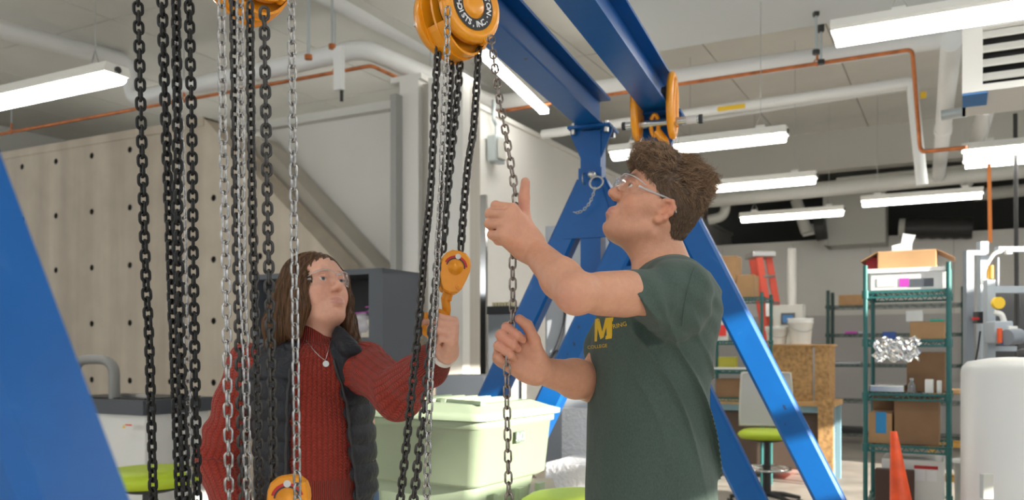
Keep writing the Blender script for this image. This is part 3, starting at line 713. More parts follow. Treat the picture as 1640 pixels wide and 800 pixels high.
# ---------------------------------------------------------------- lower hook blocks
def hookpath(c, x, y, R, s=1):
    """C-hook hanging from c downwards; x = side of the back of the hook"""
    pts = []; rs = []
    for k in range(5): pts.append(c-y*(k*.010)*s+x*(.004*k)*s); rs.append(.0105*s)
    cc = c-y*(.040+R)*s-x*R*s*.55
    for k in range(15):
        a = math.radians(75-k*19); pts.append(cc+x*(R*math.cos(a))*s+y*(R*math.sin(a))*s); rs.append((.0115+.0045*math.sin(math.pi*k/14)-(.004 if k > 11 else 0))*s)
    pts.append(pts[-1]+y*.012*s-x*.004*s); rs.append(.006*s)
    return pts, rs
def block(c, n, label, s=1.0, hook=True, tilt=0.0):
    n = n.normalized(); x = UP.cross(n).normalized(); y = n.cross(x); Rt = Matrix.Rotation(tilt, 3, n); x = Rt @ x; y = Rt @ y; t = thing('hook_block', label, 'hook', c)
    out = [(.0, .050), (.017, .048), (.029, .038), (.034, .024), (.035, .010), (.032, -.010), (.026, -.034), (.018, -.046), (0, -.050), (-.016, -.046), (-.024, -.034), (-.031, -.012), (-.034, .008), (-.033, .024), (-.028, .038), (-.016, .048)]
    out = [(a*s, b*s) for a, b in reversed(out)]
    for sg in (1, -1):
        base = c+n*(.012*s if sg > 0 else -.034*s)
        m = MB(); inn = [(a*.93, b*.93) for a, b in out]; N = len(out)
        V_ = [base+x*a+y*b for a, b in out]+[base+n*.018*s+x*a+y*b for a, b in out]+[base+n*.022*s+x*a+y*b for a, b in inn]+[base-n*.0+x*a+y*b for a, b in out]
        m.add(V_[:3*N], [tuple(range(N))]+[(i, (i+1) % N, N+(i+1) % N, N+i)[::-1] for i in range(N)]+[(N+i, N+(i+1) % N, 2*N+(i+1) % N, 2*N+i)[::-1] for i in range(N)]+[tuple(reversed(range(2*N, 3*N)))], False)
        m.build('side_plate', M_org2, t)
    f = c+n*.034*s
    MB().lathe([(.0175*s, -.002), (.0165*s, .003), (.011*s, .0035), (.0105*s, .008), (0, .0085)], f+y*.010*s, n, 24, x).build('boss', M_org2, t)
    MB().cyl(f+x*.018*s-y*.030*s-n*.003, f+x*.018*s-y*.030*s+n*.006*s, .0075*s, n=12).cyl(f+x*.018*s-y*.030*s, f+x*.018*s-y*.030*s+n*.009*s, .0045*s, n=6, smooth=False).build('bolt', M_org2, t)
    arc_band(f+n*.0008+y*.010*s, n, x, .0225*s, .0275*s, math.radians(15), math.radians(78), M_redd, 'decal_band', t)
    arc_band(f+n*.0008+y*.010*s, n, x, .0225*s, .0275*s, math.radians(102), math.radians(165), M_redd, 'decal_band', t)
    arc_band(f+n*.0010+y*.010*s, n, x, .0195*s, .0225*s, math.radians(5), math.radians(175), M_brl, 'decal_band', t)
    MB().cyl(f+n*.0006+y*.036*s, f+n*.0014+y*.036*s, .0062*s, n=20).build('decal_disc', M_lab, t)
    MB().cyl(c-n*.012*s, c+n*.012*s, .022*s).build('sheave', M_blk, t)
    if hook:
        MB().cyl(c-y*.046*s, c-y*.064*s, .012*s, .013*s).build('swivel', M_org2, t)
        hx = x*.94-n*.34; hx.normalize()
        pts, rs = hookpath(c-y*.058*s-hx*.004*s, hx, y, .0235, s*1.0)
        pts = pts[:4]+pts[4:]
        MB().tube(pts, rs, 12).build('hook', M_org2, t)
        MB().tube([pts[4], pts[4]-hx*.018*s-y*.02*s, pts[-2]+y*.004*s], [.005*s, .0045*s, .004*s], 8).build('safety_latch', M_org2, t)
    return t
HB = P(725, 437, 2.0)
block(HB, Vector((.18, -.98, .0)), 'orange hook block and hook held in the woman\'s hand', 1.0, tilt=-.24)
block(P(463, 806, 1.72), Vector((.15, -.98, .1)), 'orange hook block cut off by the bottom edge in front of the woman', 1.15, hook=True)
# ---------------------------------------------------------------- trolley and hook on the second beam
TS = 1.3; tc_ = E2-GD*.13; tr = thing('beam_trolley', 'orange beam trolley clamped on the lower flange of the second blue beam', 'trolley', tc_)
def oval(w, h, n=28): return [(w*math.cos(2*math.pi*k/n), h*math.sin(2*math.pi*k/n)*(1 if math.sin(2*math.pi*k/n) > 0 else 1.15)) for k in range(n)]
for s in (1, -1):
    o = tc_+GS*(.072*s)+UP*.012
    m = MB(); W_, H_ = .078, .125
    m.prism([(a*.9, b*.94) for a, b in oval(W_, H_)], o-GS*.012, GD, UP, .024)
    m.tube([o+GD*a*.95+UP*b*.96+GS*.004*s for a, b in oval(W_, H_)], .015, 8, closed=True)
    m.build('side_plate', M_org, tr)
    m = MB(); m.tube([o+GS*.010*s+GD*a+UP*b for a, b in ((-.038, -.09), (-.043, -.02), (-.028, .065), (0, .092), (.028, .065), (.043, -.02), (.038, -.09))], .013, 8); m.build('stiffening_rib', M_org, tr)
    for e in (-1, 1):
        q = o+GD*(.036*e)+UP*.035-GS*.008*s
        MB().cyl(q, q-GS*.026*s, .030, .026, n=24).build('wheel', M_blk, tr, 'black wheel')
    MB().cyl(o-UP*.065-GS*.012*s, o-UP*.065+GS*.016*s, .020, n=18).build('bearing_boss', M_org, tr)
sa = tc_-UP*.065-GS*.125; sb = tc_-UP*.065+GS*.185
MB().cyl(sa, sb, .0165, n=18).build('threaded_shaft', mat('polished_steel', (.62, .62, .60), .25, .95), tr, 'bright threaded shaft')
MB().cyl(sb, sb+GS*.016, .019, n=6, smooth=False).build('end_nut', M_brl, tr); MB().cyl(sa, sa-GS*.016, .017, n=6, smooth=False).build('end_nut', M_brl, tr)
MB().cyl(sb-GS*.05, sb-GS*.008, .0175, n=18).build('shaft_label', M_lab, tr)
MB().tube([tc_-UP*.045+GD*.0+GS*(.016*math.cos(a))+UP*(.0+.0)-UP*.028+UP*(.045*math.sin(a)) for a in [2*math.pi*k/20 for k in range(20)]], .0095, 8, closed=True).build('shackle', M_org, tr)
hk = thing('swivel_hook', 'orange hook hanging from the beam trolley just above the man\'s hair', 'hook', tc_-UP*.1)
hp = tc_-UP*.100+GS*.01
pts, rs = hookpath(hp, (GS+UP*.25).normalized(), (UP-GS*.25).normalized(), .036, 1.75); MB().tube(pts, rs, 12).build('hook_body', M_org, hk)
MB().tube([pts[3], pts[3]-GS*.035-UP*.03, pts[-3]], [.007, .006, .005], 8).build('safety_latch', M_org, hk)
# ================================================================ DISTANCE-FIELD MODELLER (for the figures)
class SDF:
    """smooth union / subtraction of simple solids, meshed with surface nets"""
    def __init__(s): s.p = []
    def _a(s, f, lo, hi, k, op='u'): s.p.append((f, np.array(lo, float), np.array(hi, float), k, op)); return s
    def cone(s, a, b, ra, rb, k=.01, op='u'):
        a = np.array(a, float); b = np.array(b, float); d = b-a; L2 = max(d@d, 1e-12)
        def f(p):
            q = p-a; t = np.clip((q@d)/L2, 0, 1)
            return np.sqrt(((q-t[:, None]*d)**2).sum(1))-(ra+(rb-ra)*t)
        m = max(ra, rb); return s._a(f, np.minimum(a, b)-m, np.maximum(a, b)+m, k, op)
    def ell(s, c, r, k=.01, op='u', R=None):
        c = np.array(c, float); r = np.array(r, float); Rm = np.array(R, float) if R is not None else np.eye(3)
        def f(p):
            q = (p-c)@Rm; k0 = np.sqrt(((q/r)**2).sum(1)); k1 = np.sqrt(((q/(r*r))**2).sum(1))+1e-9
            return k0*(k0-1)/k1
        e = np.abs(Rm)@r; return s._a(f, c-e, c+e, k, op)
    def loft(s, rings, k=.01, op='u', power=2.0, cap=.02, Rz=0.0):
        """rings: (z, cx, cy, rx, ry) in world z; Rz rotation of the ellipse axes"""
        A = np.array(rings, float); A = A[A[:, 0].argsort()]; ca, sa = math.cos(Rz), math.sin(Rz)
        def f(p):
            z = p[:, 2]; zc = np.clip(z, A[0, 0], A[-1, 0])
            g = [np.interp(zc, A[:, 0], A[:, i]) for i in (1, 2, 3, 4)]
            x = p[:, 0]-g[0]; y = p[:, 1]-g[1]; X = x*ca+y*sa; Y = -x*sa+y*ca
            q = (np.abs(X/g[2])**power+np.abs(Y/g[3])**power)**(1/power)
            rr = np.sqrt(X*X+Y*Y)+1e-9; d = rr*(1-1/np.maximum(q, 1e-3))
            d = np.maximum(d, -np.minimum(g[2], g[3]))
            dz = np.abs(z-zc)
            return np.where(dz > 0, np.sqrt(np.maximum(d, 0)**2+dz*dz)+np.minimum(d, 0)*0-0.0, d)
        m = A[:, 3:5].max(); lo = [A[:, 1].min()-m, A[:, 2].min()-m, A[0, 0]]; hi = [A[:, 1].max()+m, A[:, 2].max()+m, A[-1, 0]]
        return s._a(f, lo, hi, k, op)
    def fn(s, f, lo, hi, k=.01, op='u'): return s._a(f, lo, hi, k, op)
    def __call__(s, p, sel=None):
        d = None
        for i, (f, lo, hi, k, op) in enumerate(s.p):
            if sel is not None and not sel[i]: continue
            e = f(p)
            if op == 'u':
                if d is None: d = e
                elif k > 0:
                    h = np.maximum(k-np.abs(d-e), 0)/k; d = np.minimum(d, e)-h*h*k*.25
                else: d = np.minimum(d, e)
            elif d is not None:
                e = -e
                if op == 's':
                    if k > 0: h = np.maximum(k-np.abs(d-e), 0)/k; d = np.maximum(d, e)+h*h*k*.25
                    else: d = np.maximum(d, e)
        if d is None: d = np.full(len(p), .05)
        return d
    def mesh(s, h, post=None, lo=None, hi=None, pad=.02, bs=20):
        ups = [q for q in s.p if q[4] == 'u']
        L = np.min([q[1] for q in ups], 0)-pad; H = np.max([q[2] for q in ups], 0)+pad
        if lo is not None: L = np.maximum(L, lo)
        if hi is not None: H = np.minimum(H, hi)
        n = np.ceil((H-L)/h).astype(int)+1; n = (np.ceil(n/bs)*bs).astype(int)
        D = np.full(n, .05, np.float32); loc = np.stack(np.meshgrid(*[np.arange(bs)]*3, indexing='ij'), -1).reshape(-1, 3)*h
        los = np.array([q[1] for q in s.p]); his = np.array([q[2] for q in s.p]); ks = np.array([q[3] for q in s.p]); isu = np.array([q[4] == 'u' for q in s.p])
        for i in range(0, n[0], bs):
            for j in range(0, n[1], bs):
                for k in range(0, n[2], bs):
                    b0 = L+np.array([i, j, k])*h; b1 = b0+bs*h; m = (ks+pad*.6)[:, None]
                    sel = ((los-m <= b1) & (his+m >= b0)).all(1)
                    if not (sel & isu).any(): continue
                    # quick reject / accept at the centre
                    c = ((b0+b1)/2)[None]; dc = s(c, sel)[0]; rad = bs*h*.9+pad*.5
                    if dc > rad*1.25+.02: continue
                    if dc < -rad*1.6-.03: D[i:i+bs, j:j+bs, k:k+bs] = -.05; continue
                    p = b0+loc; d = s(p, sel)
                    if post is not None: d = post(p, d)
                    D[i:i+bs, j:j+bs, k:k+bs] = d.reshape(bs, bs, bs)
        D[0] = D[-1] = .01; D[:, 0] = D[:, -1] = .01; D[:, :, 0] = D[:, :, -1] = .01
        return surfnets(D, L, h)
def surfnets(D, L, h):
    S = D < 0; n = np.array(D.shape)
    cnt = np.zeros(n-1, np.uint8)
    for a in (0, 1):
        for b in (0, 1):
            for c in (0, 1): cnt += S[a:n[0]-1+a, b:n[1]-1+b, c:n[2]-1+c]
    I = np.stack(np.nonzero((cnt > 0) & (cnt < 8)), -1); del cnt
    vid = np.full(n-1, -1, np.int32); vid[I[:, 0], I[:, 1], I[:, 2]] = np.arange(len(I))
    acc = np.zeros((len(I), 3)); w = np.zeros(len(I)); co = [np.array(c) for c in np.ndindex(2, 2, 2)]
    val = {tuple(c): D[I[:, 0]+c[0], I[:, 1]+c[1], I[:, 2]+c[2]] for c in co}
    for c in co:
        for ax in range(3):
            if c[ax]: continue
            e = c.copy(); e[ax] = 1; a = val[tuple(c)]; b = val[tuple(e)]; m = (a < 0) != (b < 0)
            t = np.where(m, a/np.where(m, a-b, 1), 0); q = np.tile(c.astype(float), (len(I), 1)); q[:, ax] = t
            acc += q*m[:, None]; w += m
    V = L+(I+acc/w[:, None])*h; F_ = []
    for ax in range(3):
        b, c = [(1, 2), (2, 0), (0, 1)][ax]
        sl0 = [slice(1, -1)]*3; sl0[ax] = slice(0, -1); sl1 = list(sl0); sl1[ax] = slice(1, None)
        s0 = S[tuple(sl0)]; s1 = S[tuple(sl1)]; J = np.stack(np.nonzero(s0 != s1), -1)
        inside = s0[J[:, 0], J[:, 1], J[:, 2]]; off = np.array([1, 1, 1]); off[ax] = 0; J = J+off
        def g(db, dc):
            K = J.copy(); K[:, b] += db; K[:, c] += dc
            K = np.minimum(K, np.array(vid.shape)-1); return vid[K[:, 0], K[:, 1], K[:, 2]]
        q = np.stack([g(-1, -1), g(0, -1), g(0, 0), g(-1, 0)], -1); q[~inside] = q[~inside][:, ::-1]
        q = q[(q >= 0).all(1)]; F_.append(q)
    return V, np.concatenate(F_)
def vsm(V, Fc, it=1, lam=.5):
    """cheap Laplacian smoothing on a quad mesh"""
    E = np.concatenate([Fc[:, [0, 1]], Fc[:, [1, 2]], Fc[:, [2, 3]], Fc[:, [3, 0]]]); n = len(V)
    for _ in range(it):
        s = np.zeros_like(V); c = np.bincount(E[:, 0], minlength=n)+np.bincount(E[:, 1], minlength=n)
        for k in range(3): s[:, k] = np.bincount(E[:, 0], V[E[:, 1], k], n)+np.bincount(E[:, 1], V[E[:, 0], k], n)
        V = V+lam*(s/np.maximum(c, 1)[:, None]-V)
    return V
def fbm(p, sc, seed=0):
    """cheap smooth pseudo noise from summed sines, about -1..1"""
    r = np.random.RandomState(seed); o = np.zeros(len(p))
    for i in range(7):
        d = r.normal(size=3); d /= np.linalg.norm(d); o += np.sin(p@d*sc*(1+.5*i)*1.7+r.uniform(0, 6.28))/(1+.35*i)
    return o/3
def frame(fwd, up):
    """columns: forward, left, up"""
    f = np.array(fwd, float); f /= np.linalg.norm(f); u = np.array(up, float); u -= f*(u@f); u /= np.linalg.norm(u)
    return np.stack([f, np.cross(u, f), u], 1)
A3 = lambda v: np.array([v[0], v[1], v[2]], float)

class Body:
    def __init__(s): s.S = SDF()
    def head(s, c, R, sc=1.0, female=False, back=1.0):
        """c = point between the ears, R columns forward/left/up"""
        s.hc = np.array(c, float); s.hR = R; s.hs = sc; S = s.S
        T = lambda x, y, z: s.hc+R@(np.array([x, y, z])*sc)
        E = lambda c_, r, k=.01, op='u', rot=None: S.ell(T(*c_), np.array(r)*sc, k*sc, op, R if rot is None else R@rot)
        K = lambda a, b, ra, rb, k=.01, op='u': S.cone(T(*a), T(*b), ra*sc, rb*sc, k*sc, op)
        fw = female
        E((.004, 0, .046), (.082, .073, .078)); E((.030, 0, .045), (.060, .062, .062), .03)          # skull, forehead
        E((.035, 0, -.020), (.052, .056 if not fw else .058, .070), .03)                                  # face core
        for y in (1, -1):
            K((.006, y*.053, -.045), (.064, y*.020, -.074), .017 if not fw else .018, .016, .03)        # jaw line
            E((.055, y*.037, -.012), (.026, .022, .024) if not fw else (.028, .025, .030), .025)        # cheek
            K((.0, y*.060, .0), (.03, y*.058, .008), .010, .010, .03)
            K((.083, y*.034, .047), (.089, y*.013, .043), .009, .009, .018)                                 # brow
        E((.040, 0, -.062), (.042, .036, .030), .03)
        E((.079, 0, -.072), (.016, .019, .015), .02)                                                      # chin
        for y in (1, -1): E((.096, y*.031, .026), (.017, .017, .012), .014, 's')                        # sockets
        K((.088, 0, .038), (.110, 0, .004), .0070, .0085, .012)                                           # nose bridge
        E((.110, 0, -.001), (.0125, .0105, .0100), .010)
        for y in (1, -1):
            E((.100, y*.0105, -.005), (.0105, .0070, .0080), .006)
            E((.108, y*.0055, -.0115), (.0042, .0028, .0035), .002, 's')
        E((.087, 0, -.043), (.018, .026, .018), .015)                                                     # muzzle
        for y in (1, -1):
            K((.0965, y*.004, -.0345), (.085, y*.023, -.0400), .0042, .0028, .005)
            K((.0945, 0, -.0470), (.085, y*.021, -.0435), .0050, .0030, .005)
            K((.107, y*.0, -.0407), (.087, y*.024, -.0418), .0013, .0010, .002, 's')
        E((.099, 0, -.0605), (.008, .016, .006), .008, 's')
        E((.111, 0, -.027), (.004, .0035, .008), .006, 's')
        # eye balls bulge + lids
        s.eyes = []
        for y in (1, -1):
            ec = (.0775, y*.0315, .0260); E(ec, (.0140, .0150, .0135), .004)
            E((ec[0]+.0125, ec[1]+y*.001, ec[2]+.0012), (.0085, .0128, .0052), .002, 's')
            K((ec[0]+.0125, ec[1]-.011, ec[2]+.0075), (ec[0]+.0105, ec[1]+.011, ec[2]+.0072), .0022, .0020, .004)
            s.eyes.append(T(ec[0]-.0003, ec[1], ec[2]))
        # ears
        for y in (1, -1):
            pts = [(a_*.86-.001, b_*.97, c_*.88) for a_, b_, c_ in [(.012, .073, -.002), (.016, .076, .014), (.008, .083, .029), (-.007, .088, .032), (-.018, .089, .020), (-.018, .087, .004), (-.010, .082, -.013), (.001, .078, -.026), (.007, .074, -.026)]]
            for a, b in zip(pts[:-1], pts[1:]): K((a[0], y*a[1], a[2]), (b[0], y*b[1], b[2]), .0046, .0046, .006)
            E((-.004, y*.075, .004), (.012, .0055, .021), .008)
            K((.000, y*.083, -.004), (-.009, y*.084, .016), .0030, .0028, .004)
            E((.006, y*.082, .002), (.0055, .006, .0075), .004, 's')
            E((.004, y*.077, -.022), (.0075, .0050, .0085), .006)
    def hand(s, w, R, left, flex, thumb, sc=1.0, spread=0.0, rad=1.0):
        """w wrist point; R columns: knuckle direction, thumb side, back of the hand. flex per finger (mcp, pip, dip) degrees"""
        S = s.S; T = lambda x, y, z: w+R@(np.array([x, y, z])*sc); r = rad*sc; s.tips = []
        base = [(.094, .030), (.098, .0095), (.093, -.0110), (.083, -.030)]; ln = [(.044, .027, .021), (.048, .031, .022), (.045, .029, .022), (.036, .022, .020)]; rr = [.0096, .0098, .0093, .0083]
        S.cone(T(-.005, .010, 0), T(-.005, -.010, 0), .021*r, .021*r, .02)
        for (bx, by), q in zip(base, rr):
            S.cone(T(.012, by*.55, -.002), T(bx-.004, by, .0), .0165*r, .0122*r, .018*sc)
        S.cone(T(.02, .018, -.008), T(.05, .030, -.012), .018*r, .013*r, .02*sc)
        S.cone(T(.02, -.020, -.008), T(.07, -.028, -.008), .015*r, .0115*r, .02*sc)
        for i, ((bx, by), L_, q) in enumerate(zip(base, ln, rr)):
            p = np.array([bx, by, .001]); a = 0; fl = flex[i] if isinstance(flex[0], (tuple, list)) else flex; prev = q*1.12; sp = (1.5-i)*spread
            for j, (l, f) in enumerate(zip(L_, fl)):
                a += math.radians(f); d = np.array([math.cos(a), math.sin(math.radians(sp))*max(math.cos(a), 0), -math.sin(a)]); p2 = p+d*l; nr = q*(1.0, .90, .80)[j]
                S.cone(T(*p), T(*p2), prev*r, nr*r, .0035*sc); 
                if j < 2: S.ell(T(*(p2+np.array([math.sin(a), 0, math.cos(a)])*.001)), np.array([nr*1.06]*3)*r, .003*sc)
                prev = nr; p = p2
            s.tips.append((T(*p), R@d, R@np.array([math.sin(a), 0, math.cos(a)]), nr*r))
        p = [np.array(t) for t in thumb]
        rs = [.0170, .0118, .0112, .0092]
        for j in range(len(p)-1): S.cone(T(*p[j]), T(*p[j+1]), rs[j]*r, rs[j+1]*r, .010*sc if j == 0 else .004*sc)
        d = R@(p[-1]-p[-2]); s.tips.append((T(*p[-1]), d/np.linalg.norm(d), None, rs[-1]*r))
def skin_material(name, tone):
    m = mat(name, tone, .48, attr=True, ns=90, na=.06, bs=220, ba=.10)
    b = m.node_tree.nodes['Principled BSDF']; b.inputs['Subsurface Weight'].default_value = .12; b.inputs['Subsurface Radius'].default_value = (.8, .3, .15); b.inputs['Subsurface Scale'].default_value = .012
    b.inputs['Specular IOR Level'].default_value = .4; return m
def skin_color(V, tone, body, spots=(), lips=(.50, .20, .17), stubble=0.0, seed=1):
    col = np.tile(np.array(tone), (len(V), 1)); n = fbm(V, 45, seed)*.5+fbm(V, 140, seed+1)*.3
    col = col*(1+.05*n[:, None]*np.array([.6, 1.0, 1.0]))
    q = (V-body.hc)@body.hR/body.hs
    def blob(c, r, k, target):
        w = np.exp(-(((q-np.array(c))/np.array(r))**2).sum(1))*k; return w[:, None], np.array(target)
    L = []
    for y in (1, -1):
        L.append(blob((.07, y*.045, -.012), (.03, .022, .022), .35, (tone[0]*1.0, tone[1]*.70, tone[2]*.66)))
        L.append(blob((-.005, y*.086, .004), (.025, .012, .035), .5, (tone[0]*1.0, tone[1]*.62, tone[2]*.55)))
    L.append(blob((.112, 0, -.004), (.014, .014, .012), .3, (tone[0]*.98, tone[1]*.66, tone[2]*.62)))
    if stubble:
        L.append(blob((.06, 0, -.085), (.05, .06, .030), stubble, (tone[0]*.62, tone[1]*.60, tone[2]*.60)))
    for w, t in L: col = col*(1-w)+t*w
    # lips
    for z, c in ((-.0365, 1), (-.0465, 1)):
        w = np.clip(1.25-np.sqrt(((q[:, 1])/.0215)**2+((q[:, 2]-z)/.0050)**2), 0, .25)*4*(q[:, 0] > .080); w = np.clip(w, 0, .85)[:, None]; col = col*(1-w)+np.array(lips)*w
    for c, r, t in spots:
        w = np.exp(-(np.linalg.norm(V-np.array(c), axis=1)/r)**2)[:, None]*.8; col = col*(1-w)+np.array(t)*w
    return np.clip(col, 0, 1)
def eye_parts(body, person, iris, gaze):
    for c in body.eyes:
        g = Vector(gaze).normalized(); c = Vector(c); r = .0127*body.hs
        MB().ball(c, r, 20, 14).build('eyeball', mat('eye_white', (.75, .72, .69), .15), person)
        q = c+g*r*.93
        MB().lathe([(0, r*.12), (.003*body.hs, r*.11), (.0058*body.hs, r*.02), (.0064*body.hs, -.002)], q, g, 20).build('iris', mat('iris_'+'%d' % int(iris[2]*1000), iris, .1), person)
        MB().lathe([(0, r*.145), (.0022*body.hs, r*.135), (.0024*body.hs, r*.09)], q, g, 16).build('pupil', mat('pupil', (.005, .005, .005), .05), person)
def strand_mesh(lines, r0, r1=.3, n=3):
    """lines: list of (k,3) arrays with equal k; tapered triangular tubes in one mesh"""
    A = np.array(lines); m, k, _ = A.shape; T = np.gradient(A, axis=1); T /= np.linalg.norm(T, axis=2, keepdims=True)+1e-9
    ref = np.array([.3, .5, .8]); X = np.cross(T, ref); X /= np.linalg.norm(X, axis=2, keepdims=True)+1e-9; Y = np.cross(T, X)
    rad = (r0*np.linspace(1, r1, k))[None, :, None]
    V = np.stack([A+(X*math.cos(2*math.pi*i/n)+Y*math.sin(2*math.pi*i/n))*rad for i in range(n)], 2)   # m,k,n,3
    idx = np.arange(m*k*n).reshape(m, k, n); q = []
    for i in range(n):
        j = (i+1) % n; q.append(np.stack([idx[:, :-1, i], idx[:, :-1, j], idx[:, 1:, j], idx[:, 1:, i]], -1).reshape(-1, 4))
    return V.reshape(-1, 3), np.concatenate(q)
def hair_material(name, a, b):
    m = bpy.data.materials.new(name); m.use_nodes = True; N = m.node_tree.nodes; L = m.node_tree.links; p = N['Principled BSDF']
    p.inputs['Roughness'].default_value = .42; p.inputs['Specular IOR Level'].default_value = .35
    v = N.new('ShaderNodeVertexColor'); v.layer_name = 'Col'; L.new(v.outputs['Color'], p.inputs['Base Color']); return m
def cloth_material(name, col, kind):
    m = bpy.data.materials.new(name); m.use_nodes = True; N = m.node_tree.nodes; L = m.node_tree.links; p = N['Principled BSDF']
    p.inputs['Base Color'].default_value = (*col, 1); p.inputs['Roughness'].default_value = .9; p.inputs['Sheen Weight'].default_value = .06; p.inputs['Sheen Roughness'].default_value = .5
    def M(op, a, b=None, c=None):
        n = N.new('ShaderNodeMath'); n.operation = op
        for i, x in enumerate((a, b, c)):
            if x is None: continue
            if isinstance(x, (int, float)): n.inputs[i].default_value = x
            else: L.new(x, n.inputs[i])
        return n.outputs[0]
    tc = N.new('ShaderNodeTexCoord')
    if kind in ('knit', 'rib'):
        at = N.new('ShaderNodeAttribute'); at.attribute_name = 'knit'; sx = N.new('ShaderNodeSeparateXYZ'); L.new(at.outputs['Vector'], sx.inputs[0])
        u = M('MULTIPLY', sx.outputs[0], 1/.0165); fr = M('FRACT', u); tri = M('ABSOLUTE', M('SUBTRACT', fr, .5))
        colh = M('SINE', M('MULTIPLY', fr, math.pi)); v = M('MULTIPLY', sx.outputs[1], 1/.0085)
        st = M('SINE', M('MULTIPLY', M('ADD', v, M('MULTIPLY', tri, 1.5)), 2*math.pi)); hgt = M('MULTIPLY', M('POWER', M('ABSOLUTE', colh), .6), M('MULTIPLY_ADD', st, .25, .75))
        u2 = M('MULTIPLY', sx.outputs[0], 1/.0062); rib = M('ABSOLUTE', M('SINE', M('MULTIPLY', u2, math.pi)))
        mixr = N.new('ShaderNodeMix'); mixr.data_type = 'FLOAT'; L.new(sx.outputs[2], mixr.inputs[0]); L.new(hgt, mixr.inputs[2]); L.new(rib, mixr.inputs[3]); H = mixr.outputs[0]
        bp = N.new('ShaderNodeBump'); bp.inputs['Strength'].default_value = 1.0; bp.inputs['Distance'].default_value = .0050; L.new(H, bp.inputs['Height']); L.new(bp.outputs[0], p.inputs['Normal'])
        cr = N.new('ShaderNodeMapRange'); cr.inputs[3].default_value = .62; cr.inputs[4].default_value = 1.1; L.new(H, cr.inputs[0])  # shade between the stitches painted into the colour, following knit height
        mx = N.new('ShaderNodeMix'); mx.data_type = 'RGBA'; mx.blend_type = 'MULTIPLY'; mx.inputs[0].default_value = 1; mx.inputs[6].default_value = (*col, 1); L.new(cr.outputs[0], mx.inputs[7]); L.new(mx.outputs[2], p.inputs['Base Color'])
    elif kind == 'jersey':
        n = N.new('ShaderNodeTexNoise'); n.inputs['Scale'].default_value = 520; n.inputs['Detail'].default_value = 3
        mp = N.new('ShaderNodeMapping'); mp.inputs['Scale'].default_value = (1, 1, .35); L.new(tc.outputs['Object'], mp.inputs[0]); L.new(mp.outputs[0], n.inputs['Vector'])
        cr = N.new('ShaderNodeMapRange'); cr.inputs[1].default_value = .3; cr.inputs[2].default_value = .7; cr.inputs[3].default_value = .82; cr.inputs[4].default_value = 1.18; L.new(n.outputs[0], cr.inputs[0])
        mx = N.new('ShaderNodeMix'); mx.data_type = 'RGBA'; mx.blend_type = 'MULTIPLY'; mx.inputs[0].default_value = 1; mx.inputs[6].default_value = (*col, 1); L.new(cr.outputs[0], mx.inputs[7]); L.new(mx.outputs[2], p.inputs['Base Color'])
        n2 = N.new('ShaderNodeTexNoise'); n2.inputs['Scale'].default_value = 22; n2.inputs['Detail'].default_value = 3; n2.inputs['Distortion'].default_value = .8; L.new(tc.outputs['Object'], n2.inputs['Vector'])
        bp = N.new('ShaderNodeBump'); bp.inputs['Strength'].default_value = .25; bp.inputs['Distance'].default_value = .01; L.new(n2.outputs[0], bp.inputs['Height']); L.new(bp.outputs[0], p.inputs['Normal'])
    elif kind == 'nylon':
        p.inputs['Roughness'].default_value = .55; p.inputs['Specular IOR Level'].default_value = .3; p.inputs['Sheen Weight'].default_value = .03
        n2 = N.new('ShaderNodeTexNoise'); n2.inputs['Scale'].default_value = 38; n2.inputs['Detail'].default_value = 4; n2.inputs['Distortion'].default_value = 1.2; L.new(tc.outputs['Object'], n2.inputs['Vector'])
        bp = N.new('ShaderNodeBump'); bp.inputs['Strength'].default_value = .5; bp.inputs['Distance'].default_value = .012; L.new(n2.outputs[0], bp.inputs['Height']); L.new(bp.outputs[0], p.inputs['Normal'])
    elif kind == 'denim':
        n2 = N.new('ShaderNodeTexNoise'); n2.inputs['Scale'].default_value = 300; L.new(tc.outputs['Object'], n2.inputs['Vector'])
        bp = N.new('ShaderNodeBump'); bp.inputs['Strength'].default_value = .3; bp.inputs['Distance'].default_value = .002; L.new(n2.outputs[0], bp.inputs['Height']); L.new(bp.outputs[0], p.inputs['Normal'])
    return m
